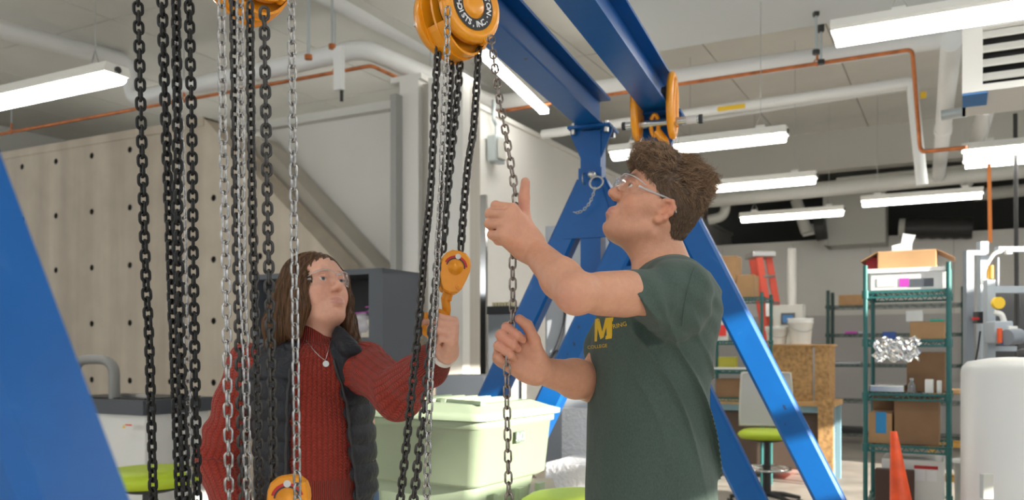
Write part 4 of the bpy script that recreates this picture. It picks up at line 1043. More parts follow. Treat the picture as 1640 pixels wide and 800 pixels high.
# ================================================================ THE MAN
def glasses(body, person, tint=(.9, .92, .93)):
    """clear wrap-around safety glasses"""
    T = lambda x, y, z: Vector(body.hc+body.hR@(np.array([x, y, z])*body.hs))
    mg = mat('clear_plastic', (.96, .98, 1.0), .03, Transmission_Weight=1.0, IOR=1.15, Alpha=.45, Specular_IOR_Level=1.0)
    mf = mat('clear_frame', (.80, .82, .84), .12, Transmission_Weight=.6, IOR=1.3, Coat_Weight=1.0)
    for s in (1, -1):
        nu, nv = 16, 9; vs = []
        for layer in (0, .0018):
            for i in range(nu+1):
                u = i/nu; a = math.radians(4+68*u); rx = .118-layer; x = .018+(rx-.018)*math.cos(a*.86); y = (.008+.062*math.sin(a)**1.0)
                hh = .0235*(1-.55*u**3)*(.72+.28*min(1, u*5)); zc = .022+.004*u
                for j in range(nv+1):
                    v = j/nv*2-1; zz = zc+v*hh*(1.0 if v > 0 else 1.0-.25*(1-u)); xx = x-.004*v*v-.003*(v < 0)*abs(v); vs.append(T(xx, s*y, zz))
        o = (nu+1)*(nv+1); fs = []
        for i in range(nu):
            for j in range(nv):
                a = i*(nv+1)+j; q = (a, a+1, a+nv+2, a+nv+1); q = q if s > 0 else q[::-1]; fs.append(q[::-1]); fs.append(tuple(o+k for k in q))
        rim = [i*(nv+1)+nv for i in range(nu+1)]
        bd = [i*(nv+1) for i in range(nu+1)]+[nu*(nv+1)+j for j in range(1, nv+1)]+[i*(nv+1)+nv for i in range(nu-1, -1, -1)]+[j for j in range(nv-1, 0, -1)]
        for k in range(len(bd)): 
            a, b = bd[k], bd[(k+1) % len(bd)]; fs.append((a, b, o+b, o+a))
        MB().add(vs, fs, True).build('lens', mg, person)
        MB().tube([vs[k] for k in rim], .0013*body.hs, 6).build('lens_rim', mf, person)
        MB().tube([T(.074, s*.0655, .027), T(.030, s*.0770, .029), T(.0, s*.0820, .031), T(-.012, s*.086, .027), T(-.026, s*.086, .010)], [.0036, .0028, .0024, .0022, .0018], 8, sx=.6).build('temple', mf, person)
    MB().tube([T(.116, .010, .034), T(.119, 0, .032), T(.116, -.010, .034)], .0022, 8).build('nose_bridge', mf, person)

man = thing('person', 'man in a dark green t-shirt and safety glasses gripping the hand chain with both hands', 'person', P(1050, 1500, 2.0).xyz*0+Vector((.33, 1.98, 0)))
TM = (.60, .30, .19)
mb = Body()
hR = frame((-.885, -.10, .455), (.45, .0, .90))
hc = A3(P(1048, 345, 1.985)); mb.head(hc, hR, .985)
S = mb.S
nb = A3(P(1073, 440, 2.0)); sh_l = A3(P(1085, 470, 1.80)); sh_r = A3(P(1024, 492, 2.15))
# neck and torso core
nk0 = hc+hR@np.array([-.030, 0, -.055]); S.cone(nk0, nb-np.array([0, 0, .02]), .060, .064, .03)
S.cone(hc+hR@np.array([-.002, 0, -.062]), A3(P(1046, 428, 1.965)), .032, .040, .025)
for e in (1, -1):   # neck muscle
    S.cone(hc+hR@np.array([-.02, e*.055, -.02]), A3(P(1034, 432, 1.97+.02*e)), .012, .014, .02)
TY = math.radians(12)   # torso yaw towards camera
cxy = lambda px, Y=2.0: ((px-820)/F*Y, Y)
rings_core = []
for z, px, rd, rw in ((.80, 1040, .085, .13), (.95, 1035, .085, .12), (1.10, 1040, .085, .12), (1.25, 1046, .090, .13), (1.38, 1056, .090, .145), (1.46, 1066, .075, .12)):
    rings_core.append((z, *cxy(px), rd, rw))
S.loft(rings_core, .03, Rz=TY)
S.cone(sh_l, sh_r, .060, .060, .06); S.cone(sh_l*.7+nb*.3+[0, 0, -.01], sh_r*.7+nb*.3+[0, 0, -.01], .055, .055, .05)
# left (near, raised) arm
el_l = A3(P(921, 469, 1.615)); wr_l = A3(P(852, 397, 1.775))
S.cone(sh_l, el_l, .050, .0355, .02); S.cone(sh_l*.45+el_l*.55+[0, 0, -.002], el_l*.75+sh_l*.25+[0, 0, -.002], .041, .037, .02)
mid = el_l*.70+wr_l*.30; S.cone(el_l, mid, .0355, .038, .02); S.cone(mid, wr_l, .0380, .0270, .02)
S.ell(el_l+[.004, 0, -.010], (.022, .024, .024), .02)
# right (far, lower) arm
el_r = A3(P(948, 612, 2.02)); wr_r = A3(P(860, 592, 1.865))
S.cone(sh_r, el_r, .052, .042, .02); mid = el_r*.68+wr_r*.32; S.cone(el_r, mid, .043, .043, .02); S.cone(mid, wr_r, .0430, .0275, .02)
# hands
xl = A3(P(818, 360, 1.725))-wr_l; xl = A3(Vector(xl).normalized()); yl = np.array([.10, -.05, 1.0]); R_l = frame(xl, yl); 
Rl = np.stack([R_l[:, 0], R_l[:, 2], -np.cross(R_l[:, 0], R_l[:, 2])], 1)     # left hand: back = -(x cross y)
mb.hand(wr_l+xl*.005, Rl, True, [(78, 95, 55), (84, 95, 55), (88, 95, 55), (92, 92, 55)], [(.014, .022, -.010), (.045, .050, -.014), (.070, .078, -.012), (.092, .102, -.006)], .95, rad=1.08)
tips_l = mb.tips
xr = A3(P(800, 545, 1.84))-wr_r; xr = A3(Vector(xr).normalized()); R_r = frame(xr, (.12, -.10, 1.0)); Rr = np.stack([R_r[:, 0], R_r[:, 2], np.cross(R_r[:, 0], R_r[:, 2])], 1)
mb.hand(wr_r+xr*.004, Rr, False, [(62, 100, 50), (68, 100, 50), (74, 98, 50), (80, 95, 50)], [(.018, .022, -.014), (.048, .046, -.026), (.082, .060, -.034), (.106, .060, -.040)], 1.0, rad=1.08)
tips_r = mb.tips
V_, F_ = S.mesh(.0024); V_ = vsm(V_, F_, 1, .35)
moles = [(A3(P(px, py, Y)), .0022, (.22, .10, .06)) for px, py, Y in ((1036, 374, 1.90), (1054, 374, 1.9), (993, 460, 1.73), (1023, 367, 1.9), (1048, 355, 1.9))]
reds = [(el_l+np.array([-.02, -.03, -.02]), .030, (.63, .29, .20)), (A3(P(815, 540, 1.8)), .05, (.62, .27, .19)), (A3(P(840, 330, 1.76)), .05, (.64, .30, .21))]
col = skin_color(V_, TM, mb, moles+reds, (.52, .22, .18), .40)
# eyebrows
q = (V_-mb.hc)@mb.hR/mb.hs
for e in (1, -1):
    bx = np.exp(-(((q[:, 1]-e*.032)/.019)**4+((q[:, 2]-.0510)/.0062)**2))*(q[:, 0] > .06); col = col*(1-.95*bx[:, None])+np.array((.12, .07, .045))*.95*bx[:, None]
np_object('body', V_, F_, skin_material('skin_man', TM), man, col)
eye_parts(mb, man, (.10, .07, .04), Vector(hR@np.array([.93, 0, .25])))
glasses(mb, man)
# ------------------------------------------------ hair
def head_pt(b, x, y, z): return b.hc+b.hR@(np.array([x, y, z])*b.hs)
HS = SDF(); E = lambda c_, r, k=.02, op='u': HS.ell(head_pt(mb, *c_), np.array(r)*mb.hs, k, op, mb.hR)
E((-.000, 0, .054), (.086, .081, .083)); E((.034, 0, .092), (.058, .062, .042), .03); E((-.028, 0, .018), (.060, .070, .076), .03); E((.062, 0, .110), (.036, .050, .022), .02); E((-.02, 0, .112), (.06, .06, .026), .02)
E((-.044, 0, -.040), (.030, .050, .046), .03)
E((.110, 0, .018), (.058, .12, .066), .006, 's'); E((.048, 0, -.030), (.068, .13, .058), .006, 's'); E((.035, 0, -.09), (.066, .13, .05), .006, 's')
for e in (1, -1): E((.000, e*.088, .002), (.020, .026, .028), .006, 's')
def hpost(p, d):
    q = (p-mb.hc)@mb.hR/mb.hs; top = np.clip((q[:, 2]-.04)/.06, 0, 1)
    return d-(.010*np.abs(np.sin(q[:, 0]*75+q[:, 1]*55+4*np.sin(q[:, 2]*45+q[:, 1]*20)))+.004*np.sin(q[:, 1]*160+q[:, 0]*60+3*np.sin(q[:, 0]*50)))*top-.0012*fbm(p, 250, 5)
Vh, Fh = HS.mesh(.003, hpost)
q = (Vh-mb.hc)@mb.hR/mb.hs
def haircol(n, base, hi, seed):
    r = np.random.RandomState(seed).rand(n, 1); return np.array(base)*(1-r)+np.array(hi)*r
np_object('hair', Vh, Fh, hair_material('man_hair', 0, 0), man, np.tile((.090, .056, .036), (len(Vh), 1))*(1+.3*fbm(Vh, 120, 3)[:, None]))
rs = np.random.RandomState(3); lines = []; cols = []
sel = rs.choice(len(Vh), min(len(Vh), 13000), replace=False); nrm = np.zeros_like(Vh); fn_ = np.cross(Vh[Fh[:, 1]]-Vh[Fh[:, 0]], Vh[Fh[:, 2]]-Vh[Fh[:, 0]])
for k in range(4): np.add.at(nrm, Fh[:, k], fn_)
nrm /= np.linalg.norm(nrm, axis=1, keepdims=True)+1e-12
for i in sel:
    qq = q[i]; top = np.clip((qq[2]-.03)/.06, 0, 1); n = nrm[i]
    if (n@(mb.hR[:, 0])) > .35 and qq[2] < .055: continue
    clump = math.sin(qq[0]*75+qq[1]*55+4*math.sin(qq[2]*45))
    flow = mb.hR@np.array([-.55+.9*top*(qq[0] > .02)*1.0, .5*clump+.2*rs.normal(), -.75*(1-top)+.15*top]); L = (.010+.019*top)*rs.uniform(.6, 1.2)
    d = flow-n*(flow@n); d /= np.linalg.norm(d)+1e-9; sd = np.cross(n, d); w = rs.uniform(-1, 1)*top; pts = []
    for k in range(6):
        t = k/5; pts.append(Vh[i]+n*.0004+d*L*t+n*(.0015+.004*top)*math.sin(t*3.0)*rs.uniform(.7, 1.2)+sd*(w*.007*t*t+.003*top*math.sin(t*5+clump*3)))
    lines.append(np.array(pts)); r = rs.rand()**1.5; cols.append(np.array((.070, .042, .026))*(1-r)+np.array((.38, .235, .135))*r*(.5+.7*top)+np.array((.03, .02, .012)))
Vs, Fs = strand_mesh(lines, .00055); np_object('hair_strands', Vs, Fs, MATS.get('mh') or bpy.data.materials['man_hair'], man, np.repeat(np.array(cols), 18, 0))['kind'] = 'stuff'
# ------------------------------------------------ t-shirt
M_tee = cloth_material('green_jersey', (.052, .082, .068), 'jersey')
ST = SDF()
def rs_(z, xl_, xr_, w, Y=2.0):      # ring from silhouette pixels (front px, back px)
    yaw = TY; X0 = (xl_-820)/F*Y; X1 = (xr_-820)/F*Y; h = (X1-X0)/2; d = math.sqrt(max((h*h-(w*math.sin(yaw))**2), .0025))/math.cos(yaw); return (z, (X0+X1)/2, Y, d, w)
zz = lambda py, Y=2.0: CH+(HZ-py)/F*Y
R_t = [rs_(zz(900), 940, 1150, .190), rs_(zz(800), 938, 1150, .185), rs_(zz(740), 940, 1144, .182), rs_(zz(680), 941, 1132, .178), rs_(zz(620), 944, 1130, .180), rs_(zz(560), 948, 1137, .188), rs_(zz(510), 955, 1146, .195), rs_(zz(470), 972, 1146, .185), rs_(zz(440), 1003, 1132, .135), rs_(zz(422), 1030, 1108, .080)]
ST.loft(R_t, .03, Rz=TY)
ST.cone(sh_l+[.004, 0, .0], sh_r, .066, .064, .05); ST.cone(sh_l*.62+nb*.38+[0, 0, .004], sh_r*.62+nb*.38, .060, .060, .05)
cf_l = A3(P(1010, 478, 1.725)); ST.cone(sh_l+[.0, 0, -.004], A3(P(975, 487, 1.69)), .064, .062, .03)
ST.cone(sh_l+[-.01, .0, -.05], A3(P(1050, 520, 1.82)), .045, .030, .04)
cpt = A3(P(1014, 477, 1.70)); cn = np.array([-.72, -.05, -.72]); cn /= np.linalg.norm(cn)
ST.fn(lambda p: np.maximum(-((p-cpt)@cn), np.maximum(np.linalg.norm(p-cpt, axis=1)-.16, p[:, 1]-1.90)), cpt-.16, cpt+.16, 0, 's')
cf_r = A3(P(975, 558, 2.10)); ST.cone(sh_r, cf_r, .066, .062, .03)
# cut: open sleeve ends and collar
axl = (cf_l-sh_l)/np.linalg.norm(cf_l-sh_l); axr = (cf_r-sh_r)/np.linalg.norm(cf_r-sh_r)
cnk = A3(P(1040, 402, 1.99)); ST.cone(hc+hR@np.array([.0, 0, -.06]), A3(P(1046, 424, 1.985)), .060, .066, .003, 's')
def tpost(p, d):
    x, y, z = p[:, 0], p[:, 1], p[:, 2]; f = 0
    # folds radiating from the near armpit, and long drag folds down the side
    ap = A3(P(1060, 520, 1.82)); v = p-ap; r = np.sqrt(v[:, 0]**2+v[:, 2]**2)+1e-6; th = np.arctan2(v[:, 2], v[:, 0]); env = np.exp(-((r-.10)/.10)**2)*np.clip((2.02-y)/.10, 0, 1)
    f = f+.0022*env*np.sin(th*9+2*np.sin(r*25))
    front = np.clip((2.05-y)/.08, 0, 1)*np.clip((1.48-z)/.08, 0, 1)
    s1 = (x-.40)*.90+(z-1.25)*.42; f = f+.0260*front*np.exp(-((z-1.22)/.15)**2)*((1-np.abs(np.sin(s1*55+.8*np.sin(z*14))))**3-.15)*np.exp(-((s1)/.08)**2)
    f = f+.0065*front*np.sin(x*48+z*9+1.6*np.sin(z*13+x*8))*np.clip((1.32-z)/.25, 0, 1)
    f = f+.004*fbm(p, 14, 9)*front
    f = f+.0022*np.exp(-((z-1.45)/.06)**2)*np.sin((x*.6+z*.8)*150)*np.clip((x-.30)/.05, 0, 1)
    return d-f
Vt, Ft = ST.mesh(.0035, tpost, lo=(-1, 0, .93)); Vt = vsm(Vt, Ft, 2, .5)
tee = np_object('t_shirt', Vt, Ft, M_tee, man)
# seams: collar band, sleeve hem, shoulder seam
from mathutils.bvhtree import BVHTree
bvh = BVHTree.FromPolygons([Vector(v) for v in Vt], [tuple(f) for f in Ft.tolist()])
def ontee(px, py, off=.001, Y0=.5):
    o = Vector((0, 0, CH)); d = (P(px, py, 1.0)-o).normalized(); h = bvh.ray_cast(o, d); return (h[0]-d*off) if h[0] is not None else None
def seam(pxs, name, r=.0016, off=.0008):
    pts = [ontee(*q, off) for q in pxs]; pts = [p for p in pts if p is not None]
    if len(pts) > 2: MB().tube(pts, r, 6).build(name, M_tee, man)
seam([(1112-2*k+k*k*.05, 428+k*5.5) for k in range(18)], 'shoulder_seam', .0012)
# chest print, draped on the shirt
M_maize = mat('maize_print', (.72, .46, .015), .7)
def drape(s, px, py, w, name, rot=0, thick=.0, sq=1.0):
    cu = bpy.data.curves.new(name, 'FONT'); cu.body = s; cu.size = 1; cu.offset = thick; cu.resolution_u = 3; cu.align_x = 'LEFT'; cu.align_y = 'BOTTOM'
    t = bpy.data.objects.new(name, cu); C.objects.link(t); me = bpy.data.meshes.new_from_object(t); C.objects.unlink(t); bpy.data.objects.remove(t)
    bm = bmesh.new(); bm.from_mesh(me)
    for _ in range(2): bmesh.ops.subdivide_edges(bm, edges=[e for e in bm.edges if e.calc_length() > .12], cuts=1)
    x1 = max(v.co.x for v in bm.verts); c_, s_ = math.cos(rot), math.sin(rot); bad = []
    for v in bm.verts:
        a = v.co.x/x1*w; b = v.co.y*w/x1*sq; h = ontee(px+a*c_+b*s_, py-b*c_+a*s_, .0012)
        if h is None: bad.append(v)
        else: v.co = h
    bmesh.ops.delete(bm, geom=bad, context='VERTS'); bm.to_mesh(me); bm.free(); me.materials.clear(); me.materials.append(M_maize)
    o = bpy.data.objects.new(name, me); C.objects.link(o); adopt(o, man); return o
# slab M drawn as a polygon, partly hidden by the raised arm
def drape_poly(poly, name):
    me = bpy.data.meshes.new(name); bm = bmesh.new(); vs = [bm.verts.new((x, y, 0)) for x, y in poly]; f = bm.faces.new(vs); bmesh.ops.triangulate(bm, faces=[f]); bmesh.ops.subdivide_edges(bm, edges=bm.edges[:], cuts=4, use_grid_fill=True)
    bad = []
    for v in bm.verts:
        h = ontee(v.co.x, v.co.y, .0012)
        if h is None: bad.append(v)
        else: v.co = h
    bmesh.ops.delete(bm, geom=bad, context='VERTS'); bm.to_mesh(me); bm.free(); me.materials.append(M_maize); o = bpy.data.objects.new(name, me); C.objects.link(o); adopt(o, man)
for st_ in (((257,452),(268,210),(262,208),(266,165),(305,155),(296,300),(288,450)), ((268,165),(318,160),(372,400),(332,425)), ((372,400),(332,425),(398,150),(440,150)), ((410,148),(500,142),(492,190),(482,195),(470,360),(482,362),(478,412),(396,424),(400,380),(414,372),(430,195),(404,200))):
    drape_poly([(920+a/8, 490+b/8) for a, b in st_], 'print_stroke')
drape('RING', 982, 528, 23, 'print_word', -.22)
drape('COLLEGE', 941, 560, 32, 'print_word', -.10)
# jeans and shoes, below the frame
def legs(person, S_, m, hip, feet, yaw, shoe):
    J = SDF(); hz_ = hip[2]
    J.loft([(hz_-.12, hip[0], hip[1], .115, .175), (hz_, hip[0], hip[1], .118, .170), (hz_+.13, hip[0], hip[1], .110, .160)], .03, Rz=yaw)
    for (fx, fy), s in zip(feet, (1, -1)):
        side = np.array([-math.sin(yaw), math.cos(yaw), 0])*s*-.085
        a = np.array(hip)+side+[0, 0, -.06]; kn = np.array([(a[0]+fx)/2, (a[1]+fy)/2, .50]); J.cone(a, kn, .092, .066, .05); J.cone(kn, (fx, fy, .10), .066, .054, .03)
    V1, F1 = J.mesh(.010, lambda p, d: d-.003*fbm(p, 18, 4)); np_object('jeans', V1, F1, m, person)
    fw = np.array([math.cos(yaw+math.pi), math.sin(yaw+math.pi), 0])
    for fx, fy in feet:
        K = SDF(); o = np.array([fx, fy, .045]); K.cone(o-fw*.04, o+fw*.15, .042, .036, .03); K.cone(o+[0, 0, .05], o+fw*.05, .048, .045, .03)
        V1, F1 = K.mesh(.007, lambda p, d: np.maximum(d, -p[:, 2]+.002)); np_object('shoe', V1, F1, shoe, person)
M_den = cloth_material('denim', (.06, .12, .22), 'denim')
M_shoe = mat('shoe_leather', (.05, .05, .05), .6)
legs(man, None, cloth_material('dark_denim', (.03, .04, .06), 'denim'), (.325, 2.0, .93), [(.30, 1.88), (.33, 2.13)], TY, M_shoe)
# ================================================================ THE WOMAN
wom = thing('person', 'woman with long brown hair, red sweater and black vest holding the orange hook', 'person', Vector((-.53, 2.47, 0)))
TW = (.73, .40, .29)
wb_ = Body(); YW = 2.47
wR = frame((.72, -.62, .27), (-.22, .25, .95)); whc = A3(P(506, 477, YW)); wb_.head(whc, wR, .98, female=True)
S = wb_.S
wnb = A3(P(505, 548, YW)); wsr = A3(P(398, 590, YW-.02)); wsl = A3(P(583, 588, 2.42))
S.cone(whc+wR@np.array([-.030, 0, -.055]), wnb-np.array([.01, 0, .02]), .050, .056, .03); S.cone(whc+wR@np.array([.02, 0, -.060]), wnb+[.015, -.01, 0], .034, .040, .03)

WYAW = math.radians(-62)      # chest direction angle: towards camera, a little to the right
zw = lambda py: CH+(HZ-py)/F*YW
core = [(zw(px_), *cxy(cx_, YW), a, b) for px_, cx_, a, b in ((900, 520, .12, .16), (760, 518, .115, .15), (680, 512, .12, .16), (620, 505, .115, .165), (575, 500, .09, .13))]
S.loft(core, .03, Rz=WYAW)
S.cone(wsl, wsr, .052, .052, .05)
wel = A3(P(636, 628, 2.20)); wwl = A3(P(716, 563, 2.01)); wer = A3(P(348, 738, 2.46)); wwr = A3(P(392, 880, 2.36))
S.cone(wsl, wel, .045, .036, .02); S.cone(wel, wwl, .035, .0235, .02)
S.cone(wsr, wer, .045, .036, .02); S.cone(wer, wwr, .035, .0235, .02)
# left hand round the hook: back of the hand to the right, fingers curl left towards the camera
xw = A3(Vector((.10, -.30, .95)).normalized()); yw = np.array([-.15, .93, .30])
xw = A3((P(728, 531, 1.972)-Vector(wwl)).normalized()); yup = np.array([.10, .25, 1.0])
fw = frame((.20, -.78, .58), (.0, .50, .86)); Rw = np.stack([fw[:, 0], fw[:, 2], -np.cross(fw[:, 0], fw[:, 2])], 1)
wb_.hand(wwl+[.004, 0, .006], Rw, True, [(80, 62, 35), (84, 68, 40), (86, 72, 40), (88, 74, 40)], [(.018, .022, -.012), (.045, .040, -.034), (.062, .040, -.062), (.070, .034, -.084)], .82, rad=1.12)
tips_w = wb_.tips
dr = Vector((wwr-wer)).normalized(); fr2 = frame(dr, (0, -1, 0)); Rr2 = np.stack([fr2[:, 0], fr2[:, 2], np.cross(fr2[:, 0], fr2[:, 2])], 1)
wb_.hand(wwr, Rr2, False, (25, 30, 20), [(.018, .022, -.012), (.045, .045, -.020), (.075, .052, -.024), (.098, .052, -.030)], .85)
V1, F1 = S.mesh(.0024); V1 = vsm(V1, F1, 1, .35)
col = skin_color(V1, TW, wb_, [(A3(P(530, 480, 2.36)), .02, (.68, .36, .28))], (.58, .27, .23), 0, 11)
q = (V1-wb_.hc)@wb_.hR/wb_.hs
for e in (1, -1):
    bx = np.exp(-(((q[:, 1]-e*.032)/.019)**4+((q[:, 2]-.0490-.10*(.015-np.abs(q[:, 1]-e*.034))*.3)/.0036)**2))*(q[:, 0] > .06); col = col*(1-.7*bx[:, None])+np.array((.20, .11, .07))*.7*bx[:, None]
np_object('body', V1, F1, skin_material('skin_woman', TW), wom, col)
eye_parts(wb_, wom, (.07, .11, .13), Vector(wR@np.array([.93, -.10, .10])))
glasses(wb_, wom)
M_nail = mat('grey_nail_polish', (.30, .28, .36), .2)
for (p, d, n, r) in tips_w[:3]:
    if n is None: continue
    p, d, n = Vector(p), Vector(d), Vector(n); y = n.cross(d).normalized()
    MB().ball(p+n*r*.72+d*r*.25, (r*.95, r*.68, r*.30), 12, 8, Matrix((d, y, n)).transposed()).build('fingernail', M_nail, wom, 'grey painted nail')
# wrist band
wd = Vector(wel-wwl).normalized(); wc = Vector(wwl)+wd*.014; x = wd.orthogonal().normalized(); y = wd.cross(x)
MB().tube([wc+x*.0285*math.cos(a)+y*.0285*math.sin(a) for a in [2*math.pi*k/28 for k in range(28)]], .0035, 8, closed=True).tube([wc+wd*.006+x*.0288*math.cos(a)+y*.0288*math.sin(a) for a in [2*math.pi*k/28 for k in range(28)]], .0035, 8, closed=True).build('wristband', mat('white_band', (.80, .78, .74), .4), wom, 'white wristband')
# ------------------------------------------------ sweater
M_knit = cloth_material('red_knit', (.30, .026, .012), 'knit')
def wring(py, xl_, xr_, w, d=None):
    X0 = (xl_-820)/F*YW; X1 = (xr_-820)/F*YW; return (zw(py), (X0+X1)/2, YW, d or .12, w)
KS = SDF()
kr = [wring(860, 430, 588, .150, .135), wring(790, 432, 590, .150, .135), wring(786, 424, 596, .155, .142), wring(745, 420, 598, .158, .146), wring(690, 415, 594, .160, .150), wring(640, 408, 588, .165, .145), wring(600, 402, 590, .168, .125), wring(572, 420, 582, .14, .10), wring(556, 455, 562, .09, .075), wring(545, 478, 540, .062, .062)]
KS.loft(kr, .02, Rz=WYAW)
KS.cone(wsr+[.01, 0, 0], wsl, .062, .062, .05)
KS.cone(wsl, wel, .066, .060, .03); cuff_l = wwl+(wel-wwl)*.17; KS.cone(wel, wwl+(wel-wwl)*.34, .060, .050, .03); KS.cone(wwl+(wel-wwl)*.34, cuff_l, .046, .036, .012)
KS.ell(wel+[.0, 0, -.018], (.055, .055, .040), .03)
cuff_r = wwr+(wer-wwr)*.12; KS.cone(wsr, wer, .066, .062, .03); KS.cone(wer, wwr+(wer-wwr)*.3, .064, .050, .03); KS.cone(wwr+(wer-wwr)*.3, cuff_r, .044, .036, .01)
# turtle band and hollow sleeve end
nkd = np.array([.10, -.10, 1.0]); nkd /= np.linalg.norm(nkd); KS.cone(wnb-nkd*.01, wnb+nkd*.016, .0655, .0605, .012); KS.cone(wnb+nkd*.012, wnb+nkd*.09, .054, .050, .002, 's')
def kpost(p, d):
    z = p[:, 2]; f = .004*fbm(p, 16, 21)
    xl = p[:, 0]; env = np.clip((xl+.44)/.05, 0, 1)*np.clip((z-1.0)/.1, 0, 1)
    t = (p-wsl)@((wwl-wsl)/np.linalg.norm(wwl-wsl)); f = f+.0022*env*np.sin(t*60+p[:, 2]*20+1.5*np.sin(p[:, 2]*40))
    a = np.clip((-.66-xl)/.06, 0, 1); f = f+.005*a*np.sin(z*48+xl*40+2*np.sin(z*17))
    return d-f
V2, F2 = KS.mesh(.0036, kpost); V2 = vsm(V2, F2, 2, .5)
# knit coordinates: (around, along, rib flag)
def seg(p, a, b): 
    d = b-a; L = np.linalg.norm(d); d = d/L; t = (p-a)@d; c = np.clip(t, 0, L); r = np.linalg.norm(p-(a+c[:, None]*d), axis=1); return t, r, d, a
K = np.zeros((len(V2), 3)); best = np.full(len(V2), 9.0)
c0 = np.array([cxy(510, YW)[0], YW]); a = np.arctan2(V2[:, 0]-c0[0], -(V2[:, 1]-c0[1])); xr_ = V2[:, 0]*math.cos(.0)
K[:, 0] = a*.165; K[:, 1] = V2[:, 2]; K[:, 2] = (V2[:, 2] < zw(757))*1.0
sdT = np.sqrt(((V2[:, 0]-c0[0])/1.0)**2+(V2[:, 1]-c0[1])**2)-.175
best = sdT.copy()
segs = [(wsl, wel, 0), (wel, wwl, .30), (wsr, wer, 0), (wer, wwr, .30)]
for sa_, sb_, off in segs:
    t, r, d, o = seg(V2, sa_, sb_); m = (r-.060 < best)&(t > -.02)
    yv = np.array([0, 1, 0])-d*d[1]; yv /= np.linalg.norm(yv); xv = np.cross(d, yv); w = V2-o; ang = np.arctan2(w@xv, -(w@yv))
    L = np.linalg.norm(sb_-sa_); K[m, 0] = (ang*.056)[m]+3; K[m, 1] = (t+off)[m]; K[m, 2] = ((off > 0)&(t > L*.70))[m]*1.0; best[m] = (r-.060)[m]
w = V2-wnb; hgt = w@nkd; m = (hgt > -.004)&(np.linalg.norm(w-hgt[:, None]*nkd, axis=1) < .075); K[m, 0] = (np.arctan2(w[:, 0], -w[:, 1])*.062)[m]; K[m, 2] = 1
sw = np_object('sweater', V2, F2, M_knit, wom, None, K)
# ------------------------------------------------ vest (open down the front)
M_vest = cloth_material('black_nylon', (.014, .016, .022), 'nylon')
VS = SDF()
vr = [(z, cx, cy, a+.020, b+.016) for z, cx, cy, a, b in kr]
vr = [(z, cx, cy, max(a, .1), max(b, .115)) for z, cx, cy, a, b in vr[:-2]]+[wring(552, 452, 568, .118, .090)]
VS.loft(vr, .02, Rz=WYAW); VS.cone(wsr+[.055, 0, .01], wsl+[-.045, 0, .012], .062, .062, .04)
# standing collar with a turned-down lapel on the right
VS.cone(A3(P(539, 530, YW-.045)), A3(P(554, 560, YW-.118)), .016, .018, .015); VS.cone(A3(P(548, 537, YW-.05)), A3(P(574, 562, YW-.112)), .013, .015, .02); VS.cone(A3(P(482, 532, YW-.05)), A3(P(472, 575, YW-.115)), .014, .018, .015)
VS.loft([(z, cx, cy, a-.004, b-.004) for z, cx, cy, a, b in kr], .004, 's', Rz=WYAW)
VS.cone(wnb-nkd*.05, wnb+nkd*.12, .066, .085, .008, 's')
def front_open(p):
    # image-independent wedge: between two vertical curved edges on the chest
    z = p[:, 2]; px0 = np.interp(z, [zw(860), zw(780), zw(650), zw(560), zw(530)], [-.605, -.600, -.592, -.588, -.585]); px1 = np.interp(z, [zw(860), zw(780), zw(640), zw(560), zw(530)], [-.430, -.433, -.458, -.500, -.510])
    d = np.maximum(px0-p[:, 0], p[:, 0]-px1); return np.maximum(d, p[:, 1]-(YW-.02))
VS.fn(front_open, (-.7, 2.0, .6), (-.35, YW, 1.5), .006, 's')
def arm_hole(sh, el, s):
    d = (el-sh)/np.linalg.norm(el-sh); VS.cone(sh+d*.075+[s*.020, 0, 0], el+d*.1, .066, .080, .006, 's')
arm_hole(wsl, wel, 1); arm_hole(wsr, wer, -1)
def vpost(p, d):
    z = p[:, 2]+.006*np.sin(p[:, 0]*14+1)+.012*(p[:, 0]+.53); ph = z/.055*math.pi; q_ = np.abs(np.sin(ph)); c = p[:, 0]*1.0+z*.25
    edge = 0; f = (.0095*q_**.55-.006)*np.clip((zw(585)-p[:, 2])/.03, 0, 1)*1.0+.0016*np.sin(c*95+3*np.sin(z*40))+.0012*fbm(p, 60, 8)-.004*np.clip((p[:, 0]+.43)/.03, 0, 1); return d-f
V3, F3 = VS.mesh(.0036, vpost, lo=(-2, 1, .80)); V3 = vsm(V3, F3, 1, .4)
np_object('vest', V3, F3, M_vest, wom, None)
bv3 = BVHTree.FromPolygons([Vector(v) for v in V3], [tuple(f) for f in F3.tolist()]); bv2 = BVHTree.FromPolygons([Vector(v) for v in V2], [tuple(f) for f in F2.tolist()])
def onto(bv, px, py, off):
    o = Vector((0, 0, CH)); d = (P(px, py, 1.0)-o).normalized(); h = bv.ray_cast(o, d); return h[0]-d*off if h[0] is not None else None
# zips along the opening
def edge_line(xs, name):
    pts = [Vector((x_, 0, z_)) for x_, z_ in xs]; out = []
    for a, b in zip(pts[:-1], pts[1:]):
        for k in range(8):
            p = a.lerp(b, k/8); h = bv3.ray_cast(Vector((p.x, 1.6, p.z)), Vector((0, 1, 0)))
            if h[0] is not None: out.append(h[0]+Vector((0, -.002, 0)))
    if len(out) > 3: MB().tube(out, .0045, 6).build(name, mat('zip_black', (.02, .02, .022), .5), wom)
edge_line([(-.424, zw(800)), (-.427, zw(770)), (-.452, zw(640)), (-.492, zw(566))], 'zip'); edge_line([(-.611, zw(800)), (-.607, zw(780)), (-.600, zw(650)), (-.597, zw(580))], 'zip')
